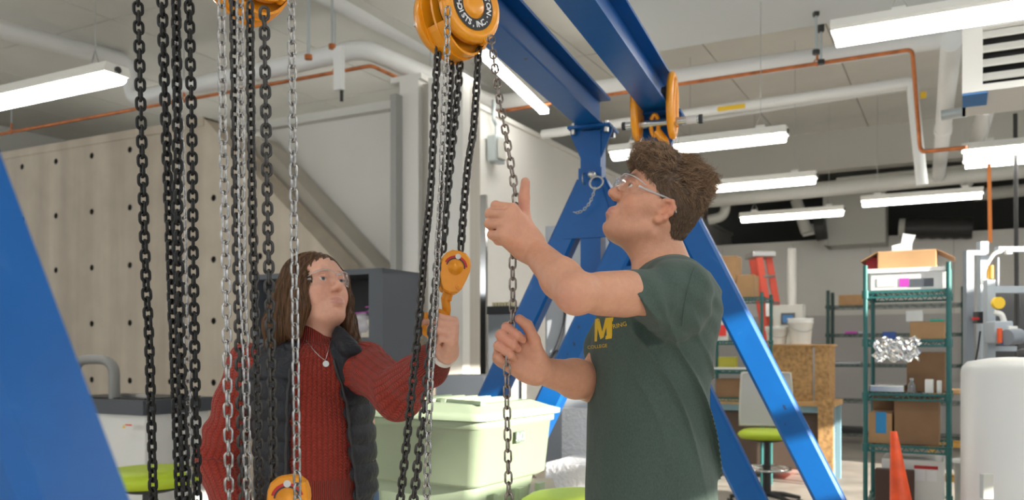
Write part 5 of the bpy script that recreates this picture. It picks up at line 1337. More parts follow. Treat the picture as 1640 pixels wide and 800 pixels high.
# necklace
nk = [onto(bv2, *q, .002) for q in ((489, 544), (496, 552), (504, 562), (513, 571), (521, 577), (524, 568), (526, 560), (528, 552), (529, 545))]; nk = [p for p in nk if p is not None]
MB().tube(nk, .0009, 5).build('necklace', M_zinc, wom, 'fine silver necklace')
pd = onto(bv2, 522, 582, .004)
MB().cyl(pd, pd+Vector((.0005, -.0025, .0)), .0085, n=20).build('pendant', M_zinc, wom, 'round silver pendant')
legs(wom, None, M_den, (-.54, YW, .82), [(-.46, 2.36), (-.56, 2.52)], WYAW+math.pi, M_shoe)
# ------------------------------------------------ hair
WH = SDF(); E = lambda c_, r, k=.02, op='u': WH.ell(head_pt(wb_, *c_), np.array(r)*wb_.hs, k, op, wb_.hR)
E((-.004, 0, .052), (.094, .084, .086)); E((-.035, 0, -.01), (.07, .082, .08), .03)
# side curtains falling to the chest and the back
def curtain(pts, rr):
    for a, b, r1, r2 in zip(pts[:-1], pts[1:], rr[:-1], rr[1:]): WH.cone(A3(a), A3(b), r1, r2, .03)
curtain([P(478, 440, 2.46), P(460, 480, 2.44), P(450, 520, 2.42), P(442, 556, 2.42)], [.040, .042, .044, .030])
curtain([P(486, 450, 2.40), P(481, 490, 2.385), P(474, 535, 2.375)], [.018, .020, .014])
curtain([P(500, 440, 2.54), P(476, 490, 2.56), P(464, 540, 2.58), P(450, 570, 2.58)], [.06, .06, .055, .04])
curtain([P(553, 445, 2.50), P(556, 480, 2.505), P(559, 515, 2.48), P(570, 545, 2.45)], [.010, .012, .016, .013])
curtain([P(534, 470, 2.56), P(540, 510, 2.56), P(550, 545, 2.55)], [.04, .04, .03])
E((.105, .0, -.010), (.062, .070, .094), .010, 's')
E((.075, 0, .050), (.040, .060, .040), .01, 's')
def whp(p, d):
    q = (p-wb_.hc)@wb_.hR/wb_.hs; a = np.arctan2(q[:, 1], q[:, 0]+.01); return d-.0022*np.sin(p[:, 0]*380+3*np.sin(p[:, 2]*20))-.0012*np.sin(p[:, 0]*820+p[:, 1]*300+4*np.sin(p[:, 2]*13))
V4, F4 = WH.mesh(.0028, whp)
M_wh = hair_material('woman_hair', 0, 0)
np_object('hair', V4, F4, M_wh, wom, np.tile((.095, .046, .022), (len(V4), 1))*(1+.45*fbm(V4*np.array([1, 1, .12]), 160, 3)[:, None]))
rs = np.random.RandomState(5); lines = []; cols = []
WHs = WH
# vectorised strand growth over the hair surface
def grow(WHs, P0, n, step, dirf, lift):
    p = P0.copy(); out = [p.copy()]
    for k in range(n):
        d = dirf(p); p = p+d*step
        for _ in range(2):
            e = .003; f0 = WHs(p); g = np.stack([WHs(p+v)-f0 for v in np.eye(3)*e], 1)/e; g /= np.linalg.norm(g, axis=1, keepdims=True)+1e-6
            p = p-g*(f0-lift)[:, None]*.8
        out.append(p.copy())
    return np.stack(out, 1)
def wdir(p):
    q = (p-wb_.hc)@wb_.hR/wb_.hs; cap = (q[:, 2] > .02)&(np.linalg.norm(q-np.array([-.004, 0, .05]), axis=1) < .13)
    l = np.stack([-.25-.3*(q[:, 0] > .03), np.where(q[:, 1] > -.004, .9, -.9), -.35-.9*np.minimum(1, np.abs(q[:, 1])/.06)], 1)@wb_.hR.T
    d = np.where(cap[:, None], l, np.stack([.10*np.sin(p[:, 2]*25+p[:, 1]*30), .0*p[:, 0], -np.ones(len(p))], 1)); return d/np.linalg.norm(d, axis=1, keepdims=True)
sel = rs.choice(len(V4), 3600, replace=False); P0 = V4[sel]
G_ = grow(WH, P0, 13, .012, wdir, rs.uniform(-.001, .003, len(P0)))
r = rs.rand(len(P0), 1)**1.3; cc = np.array((.065, .032, .015))*(1-r)+np.array((.26, .135, .062))*r
Vs, Fs = strand_mesh(G_, .0007); o = np_object('hair_strands', Vs, Fs, M_wh, wom, np.repeat(cc, 14*3, 0)); o['kind'] = 'stuff'
# ================================================================ BACKGROUND, LEFT
M_dgrey = mat('dark_grey_metal', (.075, .085, .10), .45); M_lime = mat('lime_seat', (.42, .55, .02), .5); M_card = mat('cardboard', (.42, .25, .12), .85, ns=6, na=.15)
M_card2 = mat('cardboard_dark', (.26, .15, .08), .85, ns=6, na=.15); M_lgrey = mat('light_grey_paint', (.42, .45, .49), .5); M_wplas = mat('white_plastic', (.78, .78, .75), .4)
M_chrome = mat('chrome', (.7, .7, .7), .12, 1.0); M_ply = mat('osb_board', (.46, .27, .11), .75, ns=28, na=.45); M_wood = mat('light_wood', (.55, .33, .14), .6, ns=9, na=.2)
def box_thing(name, label, cat, u0, u1, v0, v1, z0, z1, m, part='body', group=None):
    t = thing(name, label, cat, UV((u0+u1)/2, (v0+v1)/2, z0), group); c = UV((u0+u1)/2, (v0+v1)/2, (z0+z1)/2)
    MB().bbox(c, (abs(u1-u0), abs(v1-v0), abs(z1-z0)), RUV, min(.006, abs(z1-z0)*.2)).build(part, m, t); return t
# bookcase
bf = PZ(613, 429, 1.83); bu1, bv0 = uof(bf), vof(bf); bb = PU(672, 436, bu1); bv1 = vof(bb); bu0 = bu1-1.0
t = thing('bookcase', 'dark grey steel bookcase behind the woman', 'bookcase', UV((bu0+bu1)/2, bv0, 0))
MB().buv(bu1-.03, bu1, bv0, bv1, 0, 1.83).build('side_panel', M_dgrey, t); MB().buv(bu0, bu0+.03, bv0, bv1, 0, 1.83).build('side_panel', M_dgrey, t)
MB().buv(bu0, bu1, bv0, bv1, 1.80, 1.832).build('top', M_dgrey, t); MB().buv(bu0+.03, bu1-.03, bv1-.015, bv1, .05, 1.80).build('back_panel', mat('black_back', (.015, .016, .018), .6), t)
MB().buv(bu1-.10, bu1-.03, bv0, bv0+.012, 0, 1.80).build('front_strip', M_dgrey, t)
shz = [P(0, 541, bf.y).z, P(0, 706, bf.y).z, P(0, 790, bf.y).z, .08]
for z in shz: MB().buv(bu0+.03, bu1-.03, bv0+.01, bv1-.015, z-.025, z).build('shelf', M_dgrey, t)
M_bag = mat('zip_bag_film', (.75, .72, .78), .15, Transmission_Weight=.35, ns=20, na=.2); M_tofu = mat('cream_blocks', (.72, .66, .56), .7); M_purp = mat('purple_zip', (.45, .05, .40), .4)
for k, (px, w, h) in enumerate(((582, .16, .15), (603, .13, .19))):
    q = PV(px, 541, bv0+.10+.04*k); uu = uof(q); vv = vof(q); z = shz[0]
    t = thing('zip_bag', ('lower zip bag of cream blocks' if k == 0 else 'taller zip bag of cream blocks with purple closure')+' on the bookcase shelf', 'bag', UV(uu, vv, z))
    for r_ in range(2):
        for c_ in range(2): MB().bbox(UV(uu-w/4+c_*w/2, vv, z+.030+r_*.058), (w/2-.012, .07, .052), RUV, .006).build('block', M_tofu, t)
    R_ = np.random.RandomState(k); 
    m = MB().ball(UV(uu, vv, z+h*.55), (w*.56, .055, h*.50), 14, 10, RUV); m.v = [tuple(np.array(v)+R_.normal(0, .005, 3)) for v in m.v]; m.v = [(v[0], v[1], max(v[2], z+.002)) for v in m.v]; m.build('film', M_bag, t)
    MB().bar(UV(uu-w*.5, vv-.02, z+h), UV(uu+w*.5, vv, z+h+.012), .012, .006).build('zip_closure', M_purp, t, 'purple zip closure')
q = PV(603, 778, bv0+.1); t = thing('carton', 'tan carton on the low shelf of the grey bookcase', 'box', q); MB().bbox(UV(bu1-.17, bv0+.14, shz[2]+.10), (.17, .2, .19), RUV, .01).build('body', mat('tan_carton', (.62, .38, .12), .6), t); MB().box(UV(bu1-.16, bv0+.035, shz[2]+.13), (.05, .004, .02), RUV).build('slot', M_brl, t)
# white machine with dark top and grey arch
mf = P(229, 664, 5.2); mu1, mv0 = uof(mf), vof(mf); mz = P(0, 640, 5.3).z; mz2 = P(0, 660, 5.2).z
t = thing('lab_machine', 'white floor machine with dark top and grey arch, left by the concrete wall', 'machine', UV(mu1-.4, mv0+.2, 0))
MB().bbox(UV(mu1-.42, mv0+.28, (mz2-.0)/2), (.80, .50, mz2), RUV, .01).build('cabinet', M_wplas, t)
b = MB(); b.buv(mu1-.86, mu1, mv0, mv0+.56, mz2-.02, mz2+.07); b.build('top_rim', M_dgrey, t, 'dark grey top')
MB().buv(mu1-.80, mu1-.06, mv0+.06, mv0+.50, mz2+.072, mz2+.078).build('top_plate', M_brl, t); MB().buv(mu1-.40, mu1-.12, mv0+.15, mv0+.17, mz2+.078, mz2+.10).build('rail', M_bolt, t)
ay = 5.45; ar = [P(118, 640, ay), P(118, 575, ay), P(183, 575, ay), P(183, 640, ay)]; MB().tube(smoothpath(ar, .10), .030, 12, sx=1.6, ref=(0, 1, 0)).build('arch_handle', mat('arch_grey', (.27, .27, .26), .5), t, 'grey arch')
q = P(209, 682, 5.19); MB().box(q-BV*.02, (.09, .003, .035), RUV).build('warning_label', M_wplas, t); MB().box(q-BV*.023+AU*.012+UP*.010, (.055, .003, .009), RUV).build('label_stripe', M_redd if False else mat('orange_red', (.75, .10, .02), .5), t)
MB().prism([(-.012, -.010), (.012, -.010), (0, .012)], q-BV*.024-AU*.028, AU, UP, .002).build('label_triangle', MATS['yellow_sticker'], t)
# stools with lime seats
def stool(c, sz, label, back=False, ring_=True, yaw=0.0, s=1.0):
    t = thing('drafting_stool', label, 'chair', Vector((c.x, c.y, 0)))
    seat = [(0, .055), (.12, .056), (.19, .050), (.225, .030), (.235, .010), (.215, -.020), (.12, -.028), (0, -.028)]
    MB().lathe([(r*s, h) for r, h in reversed(seat)], (c.x, c.y, sz), UP, 32, sy=.92).build('seat', M_lime, t, 'lime green seat')
    MB().lathe([(.10, -.05), (.17, -.032), (.17, -.026), (0, -.026)], (c.x, c.y, sz), UP, 20).build('seat_pan', M_brl, t)
    MB().cyl((c.x, c.y, .12), (c.x, c.y, sz-.04), .026).cyl((c.x, c.y, .12), (c.x, c.y, sz*.6), .036).build('gas_column', M_brl, t)
    if ring_:
        MB().tube([Vector((c.x+.20*math.cos(a), c.y+.20*math.sin(a), sz*.55)) for a in [2*math.pi*k/28 for k in range(28)]], .011, 8, closed=True).build('foot_ring', M_chrome, t, 'chrome foot ring')
        for k in range(4): a = math.pi/4+k*math.pi/2; MB().cyl((c.x+.03*math.cos(a), c.y+.03*math.sin(a), sz*.55), (c.x+.2*math.cos(a), c.y+.2*math.sin(a), sz*.55), .007, n=8).build('ring_spoke', M_chrome, t)
    for k in range(5):
        a = yaw+2*math.pi*k/5; e = Vector((c.x+.31*math.cos(a), c.y+.31*math.sin(a), .085)); lg = MB().tube([Vector((c.x, c.y, .13)), Vector((c.x, c.y, .13)).lerp(e, .5)+UP*.012, e], [.026, .022, .016], 8).build('base_leg', M_brl, t)
        MB().cyl(e+Vector((-.022, 0, -.05)), e+Vector((-.004, 0, -.05)), .034, n=14).build('caster', M_brl, lg); MB().cyl(e+Vector((.004, 0, -.05)), e+Vector((.022, 0, -.05)), .034, n=14).build('caster', M_brl, lg)
    if back:
        d = Vector((math.cos(back), math.sin(back), 0)); sd = UP.cross(d); o = Vector((c.x, c.y, sz))+d*.20
        vs = []; fs = []
        for i in range(9):
            for j in range(7):
                a = (i/8-.5)*2; w = .225*(1-.08*(j/6)**2); vs.append(o+sd*a*w+d*(.05-.045*a*a+.06*(j/6))+UP*(.07+.46*j/6))
        for i in range(8):
            for j in range(6): fs.append((i*7+j, i*7+j+1, (i+1)*7+j+1, (i+1)*7+j))
        back_o = MB().add(vs+[v+d*.008 for v in vs], fs+[tuple(63+q for q in f[::-1]) for f in fs], True).build('backrest', mat('grey_mesh', (.46, .46, .46), .7), t, 'grey mesh back')
        ed = [vs[i*7] for i in range(9)]+[vs[8*7+j] for j in range(1, 7)]+[vs[i*7+6] for i in range(7, -1, -1)]+[vs[j] for j in range(5, 0, -1)]
        MB().tube(ed, .010, 8, closed=True).build('back_frame', M_grayp, t); MB().tube([Vector((c.x, c.y, sz-.05))+d*.1, Vector((c.x, c.y, sz-.03))+d*.25, o+d*.09+UP*.10], .014, 8).build('back_support', M_brl, t)
    return t
stool(P(238, 764, 3.9), P(0, 768, 3.9).z, 'round lime stool at the lower left behind the black chains', yaw=.3)
stool(P(1228, 700, 7.4), P(0, 697, 7.4).z, 'lime drafting chair with grey mesh back behind the blue legs', back=math.radians(75), yaw=.2, s=1.1)
stool(P(925, 812, 3.3), P(0, 812, 3.3).z, 'lime seat cut off by the bottom edge beside the man', ring_=False)
# green tilt cart
CZ_ = 1.086; cc_ = P(768, 676, 3.2); cl = Vector((-.85, .52, 0)).normalized(); cr_ = Vector((.52, .85, 0)).normalized(); LL, LR = .62, .58
M_gcart = mat('sage_plastic', (.34, .42, .29), .45, bs=14, ba=.08, ns=3, na=.08); M_gdark = mat('dark_cart_plastic', (.13, .17, .14), .5)
t = thing('rubbish_cart', 'sage green lidded waste cart standing between the woman and the man', 'cart', Vector((cc_.x, cc_.y, 0))+cl*.28+cr_*.3)
def cpt_(a, b, z): return Vector((cc_.x, cc_.y, 0))+cl*a*LL+cr_*b*LR+UP*z
def ring_box(levels, m, name, lab=None, bev=.05, n=4):
    """levels: (z, inset on all four sides (l0,l1,r0,r1) in metres) -> rounded rectangle loft"""
    vs = []; K = None
    for z, l0, l1, r0, r1 in levels:
        cs = [(l0, r0, 1.0*math.pi, 1.5), (LL-l1, r0, 1.5, 2), (LL-l1, LR-r1, 0, .5), (l0, LR-r1, .5, 1)]
        pts = []
        for (a, b, _, _), q0 in zip(cs, (1.0, 1.5, 0.0, .5)):
            sa = 1 if a < LL/2 else -1; sb = 1 if b < LR/2 else -1; ca, cb = a+sa*bev, b+sb*bev
            for k in range(n+1):
                th = math.pi*(q0+.5*k/n); 
                pts.append((ca+bev*math.cos(th) if True else 0, cb+bev*math.sin(th)))
        K = len(pts)
        vs += [Vector((cc_.x, cc_.y, 0))+cl*a+cr_*b+UP*z for a, b in pts]
    fs = []
    for j in range(len(levels)-1):
        for i in range(K): fs.append((j*K+i, (j+1)*K+i, (j+1)*K+(i+1) % K, j*K+(i+1) % K))
    mb_ = MB().add(vs, fs, True); mb_.add(vs[:K], [tuple(range(K))]); mb_.add(vs[-K:], [tuple(reversed(range(K)))]); return mb_.build(name, m, t, lab)
ring_box([(.12, .14, .12, .12, .14), (.50, .10, .08, .08, .10), (.84, .055, .05, .045, .05)], M_gcart, 'lower_body')
ring_box([(.83, .045, .02, .03, .03), (.845, .02, .01, .015, .015), (CZ_-.03, .0, -.03, .0, 0), (CZ_-.025, -.012, -.04, -.012, -.012), (CZ_, -.012, -.04, -.012, -.012)], M_gcart, 'upper_body')
ring_box([(CZ_+.004, -.03, -.05, -.03, -.03), (CZ_+.022, -.032, -.05, -.032, -.032), (CZ_+.034, .0, -.02, .0, .0), (CZ_+.060, .06, .03, .06, .06)], M_gcart, 'lid', 'lid catching sunlight')
for k in range(6):
    a0 = .20+.11*k; p0 = cpt_(a0, .22, CZ_+.066); p1 = cpt_(a0, .80, CZ_+.066); MB().bar(p0, p1, .022, .012).build('lid_rib', M_gcart, t)
MB().bar(cpt_(.05, .12, CZ_+.066), cpt_(.9, .45, CZ_+.066), .02, .014).build('lid_rib', M_gcart, t)
for k in range(3): MB().box(cpt_(.5, 0, 0)*0+Vector((cc_.x, cc_.y, 0))+cl*.015+cr_*(.16+.16*k)+UP*.66, (.02, .05, .28), Matrix((cl, cr_, UP)).transposed()).build('side_rib', M_gcart, t)
MB().box(Vector((cc_.x, cc_.y, 0))-cl*.013+cr_*.27+UP*(CZ_-.075), (.004, .06, .045), Matrix((cl, cr_, UP)).transposed()).build('stencil_plate', M_gdark, t)
txt('AO', .045, Vector((cc_.x, cc_.y, 0))-cl*.016+cr_*.27+UP*(CZ_-.075), cr_, UP, M_whi, 'stencil', t)
for e in (.15, .85): MB().cyl(cpt_(e, .92, .10)-cl*.02, cpt_(e, .92, .10)+cl*.02, .10, n=20).build('wheel', M_brl, t, 'black wheel')
MB().cyl(cpt_(.15, .92, .10), cpt_(.85, .92, .10), .012).build('axle', M_bolt, t)
# bench-like grey cabinet, control cabinet, tall grey cabinet, post
q = P(697, 600, 5.3); q2 = P(784, 599, 5.3)
box_thing('low_cabinet', 'low pale grey cabinet top peeping over the cart lid', 'cabinet', uof(q), uof(q)+.34, vof(q), vof(q)+.35, 0, q.z, M_lgrey)
q = P(781, 503, 6.0); t = box_thing('control_cabinet', 'grey cabinet with a black strip of pale terminals left of the blue leg', 'cabinet', uof(q), uof(q)+.17, vof(q), vof(q)+.2, 0, q.z, mat('mid_grey_paint', (.20, .22, .24), .5))
MB().buv(uof(q)-.005, uof(q)+.175, vof(q)-.005, vof(q)+.2, q.z, q.z+.055).build('terminal_strip', M_brl, t)
for k in range(7): MB().buv(uof(q)+.008+k*.024, uof(q)+.022+k*.024, vof(q)+.05, vof(q)+.09, q.z+.055, q.z+.085).build('terminal', mat('pale_terminal', (.65, .58, .38), .6), t)
q = P(873, 362, 5.9); t = box_thing('electrical_cabinet', 'tall pale grey electrical cabinet behind the first gantry leg', 'cabinet', uof(q), uof(q)+.50, vof(q), vof(q)+.3, 0, q.z, M_lgrey)
MB().buv(uof(q)+.02, uof(q)+.48, vof(q)-.012, vof(q), .3, q.z-.03).build('door', M_lgrey, t); MB().cyl(PV(898, 560, vof(q)-.03), PV(898, 575, vof(q)-.03), .03).build('plug', M_brl, t)
MB().tube(smoothpath([PV(905, 440, vof(q)-.03), PV(905, 520, vof(q)-.03), PV(885, 570, vof(q)-.04), PV(862, 588, vof(q)-.04)], .3), .010, 6).build('cable', M_brl, t)
q = P(934, 470, 5.7); MB().cyl(q, P(934, 560, 5.7), .012).build('cable', M_brl, t); MB().cyl(P(929, 475, 5.68), P(929, 490, 5.68), .02).build('red_lamp', mat('orange_red', (.75, .10, .02), .5), t)
q = P(775, 312, 6.2); t = thing('metal_post', 'polished metal edge post against the white side wall', 'post', P(775, 865, 6.2)); MB().box(Vector((q.x, q.y, q.z/2)), (.045, .03, q.z), RUV).build('post', M_chrome, t); MB().box(Vector((q.x, q.y, .01)), (.12, .1, .02), RUV).build('foot', M_bolt, t)
# wrapped stack and planks on the sunlit floor
M_wrap = mat('stretch_wrap', (.74, .76, .80), .18, bs=45, ba=1.0)
q = P(925, 655, 5.6); t = box_thing('wrapped_stack', 'shiny plastic wrapped stack on the floor between cart and man', 'stack', uof(q)-.16, uof(q)+.22, vof(q)+.1, vof(q)+.7, .0, q.z-.0, M_wrap, 'wrap')
q = P(905, 742, 4.6); t = box_thing('wrapped_crate', 'lower plastic wrapped crate in front of the wrapped stack', 'crate', uof(q)-.12, uof(q)+.25, vof(q), vof(q)+.4, .0, q.z, M_wrap, 'wrap')
q = P(868, 748, 4.0); t = thing('plank_stack', 'short stack of pale boards behind the right side of the cart', 'boards', Vector((q.x, q.y, 0)))
for k in range(9): MB().box(Vector((q.x+.0, q.y+.2, .04+k*.078)), (.14, .5, .062)).build('board', mat('pale_board', (.55, .50, .38), .7), t)
# ================================================================ BACKGROUND, RIGHT
M_teal = mat('green_epoxy', (.012, .115, .11), .4); M_dteal = mat('dark_green_epoxy', (.015, .055, .05), .45)
def rack(pfl, width, depth, ztop, shelves, m, label, wires=True, wr=1.0):
    u0, v0 = uof(pfl), vof(pfl); t = thing('wire_rack', label, 'rack', UV(u0+width/2, v0+depth/2, 0)); r = .0125*wr
    for a in (0, 1):
        for b in (0, 1):
            MB().cyl(UV(u0+a*width, v0+b*depth, 0), UV(u0+a*width, v0+b*depth, ztop), r, n=12).build('post', m, t)
    for z in shelves:
        s = MB()
        for zz_, rr in ((z, .006), (z-.03, .005)):
            for p, q_ in (((0, 0), (1, 0)), ((0, 1), (1, 1)), ((0, 0), (0, 1)), ((1, 0), (1, 1))):
                s.bar(UV(u0+p[0]*width, v0+p[1]*depth, zz_), UV(u0+q_[0]*width, v0+q_[1]*depth, zz_), rr*2, rr*2)
        sh = s.build('shelf', m, t)
        n = int(width/.028); w = MB()
        for k in range(1, n): w.bar(UV(u0+k*width/n, v0, z+.004), UV(u0+k*width/n, v0+depth, z+.004), .004, .004)
        for e in (0, 1):
            pts = [UV(u0+width*k/16, v0+e*depth, z-.03*(k % 2)) for k in range(17)]
            for a, b in zip(pts[:-1], pts[1:]): w.bar(a, b, .005, .005)
        stuff(w.build('wire_deck', m, sh))
        for a in (0, 1):
            for b in (0, 1): MB().cyl(UV(u0+a*width, v0+b*depth, z-.035), UV(u0+a*width, v0+b*depth, z+.010), r*1.5, n=12).build('collar', m, sh)
    return t, u0, v0
rf = P(1386, 425, 4.9); Yr = rf.y; rw = uof(PV(1519, 422, vof(rf)))-uof(rf); zs = [P(0, y, Yr).z for y in (468, 545, 630, 712, 806)]
fr, ru, rv = rack(rf, rw, .46, rf.z, zs, M_teal, 'green wire rack full of boxes in front of the back wall')
def on_rack(px0, px1, py_top, shelf, d0, d1): # returns u0,u1,v0,v1,z0,z1
    v = rv+d0; a = uof(PV(px0, 500, v)); b = uof(PV(px1, 500, v)); return a, b, v, rv+d1, zs[shelf]+.008, PV(px0, py_top, v).z
def rbox(name, label, cat, px0, px1, pt, shelf, d0, d1, m): return box_thing(name, label, cat, *on_rack(px0, px1, pt, shelf, d0, d1), m)
cb_ = rbox('storage_tub', 'translucent white storage tub on top of the green rack', 'tub', 1393, 1516, 432, 0, .02, .42, mat('frosted_tub', (.80, .80, .80), .3, Transmission_Weight=.25))
a_ = on_rack(1393, 1516, 432, 0, .02, .42); MB().buv(a_[0]-.01, a_[1]+.01, a_[2]-.01, a_[3]+.01, a_[5]-.02, a_[5]+.004).build('lid', M_wplas, cb_)
for px, m_, w in ((1420, M_wplas, .10), (1448, M_purp, .05), (1476, M_dgrey, .12)):
    MB().box(PV(px, 452, a_[2]-.004), (w, .005, .045), RUV).build('content', m_, cb_)
z0 = a_[5]+.004; q = PV(1405, 404, rv+.06); q2 = PV(1500, 404, rv+.06)
t = box_thing('carton', 'open cardboard carton with spread flaps on the white tub', 'box', uof(q), uof(q2), rv+.06, rv+.34, z0, q.z+.004, M_card)
for s_, uu in ((-1, uof(q)), (1, uof(q2))): MB().bar(UV(uu, rv+.06, q.z+.004), UV(uu+s_*.085, rv+.06, q.z-.045), .006, .28, UP).build('flap', M_card2, t) if False else MB().add([UV(uu, rv+.06, q.z), UV(uu+s_*.09, rv+.06, q.z-.05), UV(uu+s_*.09, rv+.34, q.z-.05), UV(uu, rv+.34, q.z), UV(uu, rv+.06, q.z+.006), UV(uu+s_*.09, rv+.06, q.z-.044), UV(uu+s_*.09, rv+.34, q.z-.044), UV(uu, rv+.34, q.z+.006)], [(0, 1, 2, 3), (7, 6, 5, 4), (0, 4, 5, 1), (1, 5, 6, 2), (2, 6, 7, 3), (3, 7, 4, 0)]).build('flap', M_card2, t)
q3 = PV(1388, 413, rv+.2); box_thing('red_carton', 'small red box tucked under the left carton flap', 'box', uof(q3), uof(q3)+.065, rv+.15, rv+.3, z0, q3.z, mat('red_card', (.50, .02, .03), .5))
q3 = PV(1430, 399, rv+.3); t = thing('paper_sheet', 'grey torn sheet of packing standing behind the carton flaps', 'paper', UV(uof(q3), rv+.36, z0)); MB().prism([(0, -.16), (.11, -.16), (.11, .03), (.13, .085), (.06, .10), (.05, .04), (0, .03)], UV(uof(q3)-.01, rv+.37, q3.z), AU, UP, .004).build('sheet', mat('grey_paper', (.55, .58, .60), .8), t)
rbox('carton', 'tan carton on the second shelf of the green rack', 'box', 1457, 1513, 515, 1, .12, .38, M_card); 
aa = on_rack(1457, 1513, 515, 1, .12, .38); q = PV(1451, 497, rv+.15); box_thing('small_box', 'small white box standing on the tan carton', 'box', uof(q), uof(PV(1478, 497, rv+.15)), rv+.14, rv+.26, aa[5]+.001, q.z, M_wplas)
q = PV(1489, 511, rv+.15); box_thing('teal_case', 'flat bright teal case on the tan carton', 'case', uof(q), uof(PV(1512, 511, rv+.15)), rv+.14, rv+.26, aa[5]+.001, q.z, mat('teal_plastic', (.02, .40, .28), .4))
rbox('blue_box', 'small blue box beside the foil on the second shelf', 'box', 1413, 1434, 531, 1, .20, .34, mat('blue_plastic', (.03, .09, .35), .4))
# crumpled foil hanging over the shelf edge
fm = MB(); R_ = np.random.RandomState(4); vs = []; NU, NV = 22, 14
for i in range(NU+1):
    for j in range(NV+1):
        p = PV(1400+72*i/NU+3*math.sin(j), 541+36*j/NV+3*math.sin(i*.9), rv-.03); vs.append(p+Vector(R_.normal(0, .0035, 3)))
fm.add(vs, [(i*(NV+1)+j, i*(NV+1)+j+1, (i+1)*(NV+1)+j+1, (i+1)*(NV+1)+j) for i in range(NU) for j in range(NV)])
fo = fm.build('foil_sheet', mat('aluminium_foil', (.75, .75, .74), .18, 1.0)); tag(fo, 'crumpled silver foil sheet hanging from the second shelf of the green rack', 'foil')
md = fo.modifiers.new('thick', 'SOLIDIFY'); md.thickness = .002
rbox('carton', 'tall plain brown carton at the back of the third shelf', 'box', 1452, 1514, 563, 2, .2, .42, M_card2)
rbox('small_box', 'small cream box at the front of the third rack shelf', 'box', 1481, 1495, 607, 2, .05, .12, M_wplas); rbox('small_tube', 'slim cream box right of the other cream box', 'box', 1500, 1508, 609, 2, .05, .10, M_wplas)
tb = rbox('foil_tray', 'shallow foil covered tray on the left of the third shelf', 'tray', 1392, 1448, 616, 2, .02, .30, MATS['aluminium_foil'])
q = PV(1460, 622, rv+.08); t = thing('bottle', 'small clear bottle on the third rack shelf', 'bottle', q); MB().lathe([(.018, 0), (.020, .01), (.020, .045), (.009, .06), (.009, .07)], (q.x, q.y, zs[2]+.008), UP, 16).build('bottle_body', mat('clear_bottle', (.7, .75, .8), .1, Transmission_Weight=.8), t); MB().cyl((q.x, q.y, zs[2]+.078), (q.x, q.y, zs[2]+.09), .010).build('cap', M_lgrey, t)
rbox('carton', 'large brown carton on the fourth shelf of the green rack', 'box', 1432, 1504, 638, 3, .04, .40, M_card2)
oc = rbox('carton', 'open cardboard carton with blue tape on the fourth rack shelf', 'box', 1391, 1429, 660, 3, .05, .32, M_card)
aa = on_rack(1391, 1429, 660, 3, .05, .32); MB().buv(aa[0], aa[1], aa[3]-.01, aa[3], aa[5], aa[5]+.09).build('flap', M_card2, oc); q = PV(1411, 676, aa[2]-.003); MB().box(q, (.055, .004, .12), RUV).build('tape', mat('blue_tape', (.02, .25, .55), .4), oc, 'bright blue tape')
box_thing('archive_box', 'white archive box with red label on the bottom rack shelf', 'box', *on_rack(1412, 1512, 733, 4, .06, .40), M_wplas)
q = PV(1483, 748, rv+.055); a2 = bpy.data.objects['archive_box']; MB().box(q, (.12, .004, .018), RUV).build('label_band', M_redd, a2, 'dark red band'); MB().box(q-UP*.045-AU*.03, (.05, .003, .06), RUV).build('label_card', M_whi, a2); MB().box(q-UP*.045+AU*.03, (.05, .003, .06), RUV).build('label_card', M_whi, a2)
box_thing('brown_case', 'dark brown case in front of the white archive box', 'case', *on_rack(1401, 1464, 750, 4, -.02, .05), mat('dark_brown', (.055, .025, .015), .5))
# traffic cone
q = P(1431, 690, 4.15); bse = P(1466, 980, 4.05); bse.z = 0
t = thing('traffic_cone', 'worn orange traffic cone in front of the green rack', 'cone', bse)
cm = MB().lathe([(.118, 0), (.112, .03), (.016, .999), (.012, 1.0)], (0, 0, 0), UP, 24); L = (q-bse).length; d = (q-bse).normalized(); Rm = UP.rotation_difference(d).to_matrix()
cm.v = [tuple(bse+Rm @ Vector((v[0], v[1], v[2]*L))) for v in cm.v]; cm.build('cone_body', mat('cone_orange', (.80, .085, .015), .5, ns=12, na=.3), t); MB().bbox(bse+UP*.015, (.32, .32, .03), None, .01).build('base', M_brl, t)
# far rack with its goods
rb2 = P(1326, 465, 12.6); br, bu_, bv_ = rack(rb2, 1.75, .5, rb2.z, [P(0, y, 12.6).z for y in (490, 535, 583, 640, 692)], M_dteal, 'dark green wire rack far back along the white wall', wr=2.0)
zb2 = [P(0, y, 12.6).z for y in (490, 535, 583, 640, 692)]
def bb_(name, label, cat, px0, px1, py, sh, m, d=.1):
    v = bv_+d; a = uof(PV(px0, 500, v)); b = uof(PV(px1, 500, v)); return box_thing(name, label, cat, a, b, v, v+.3, zb2[sh]+.006, PV(px0, py, v).z, m)
bb_('wood_crate', 'flat tan carton on top of the far dark green rack', 'box', 1343, 1384, 472, 0, M_card)
bb_('purple_bag', 'flat purple packet on the second shelf of the far rack', 'bag', 1353, 1372, 530, 1, M_purp); bb_('parts_tray', 'grey parts tray beside the purple packet on the far rack', 'tray', 1374, 1398, 531, 1, M_lgrey)
bb_('parts_tray', 'pale tray on the third shelf of the far rack', 'tray', 1336, 1378, 579, 2, M_lgrey); bb_('dark_crate', 'black crate at the bottom of the far rack', 'crate', 1336, 1384, 683, 4, M_brl)
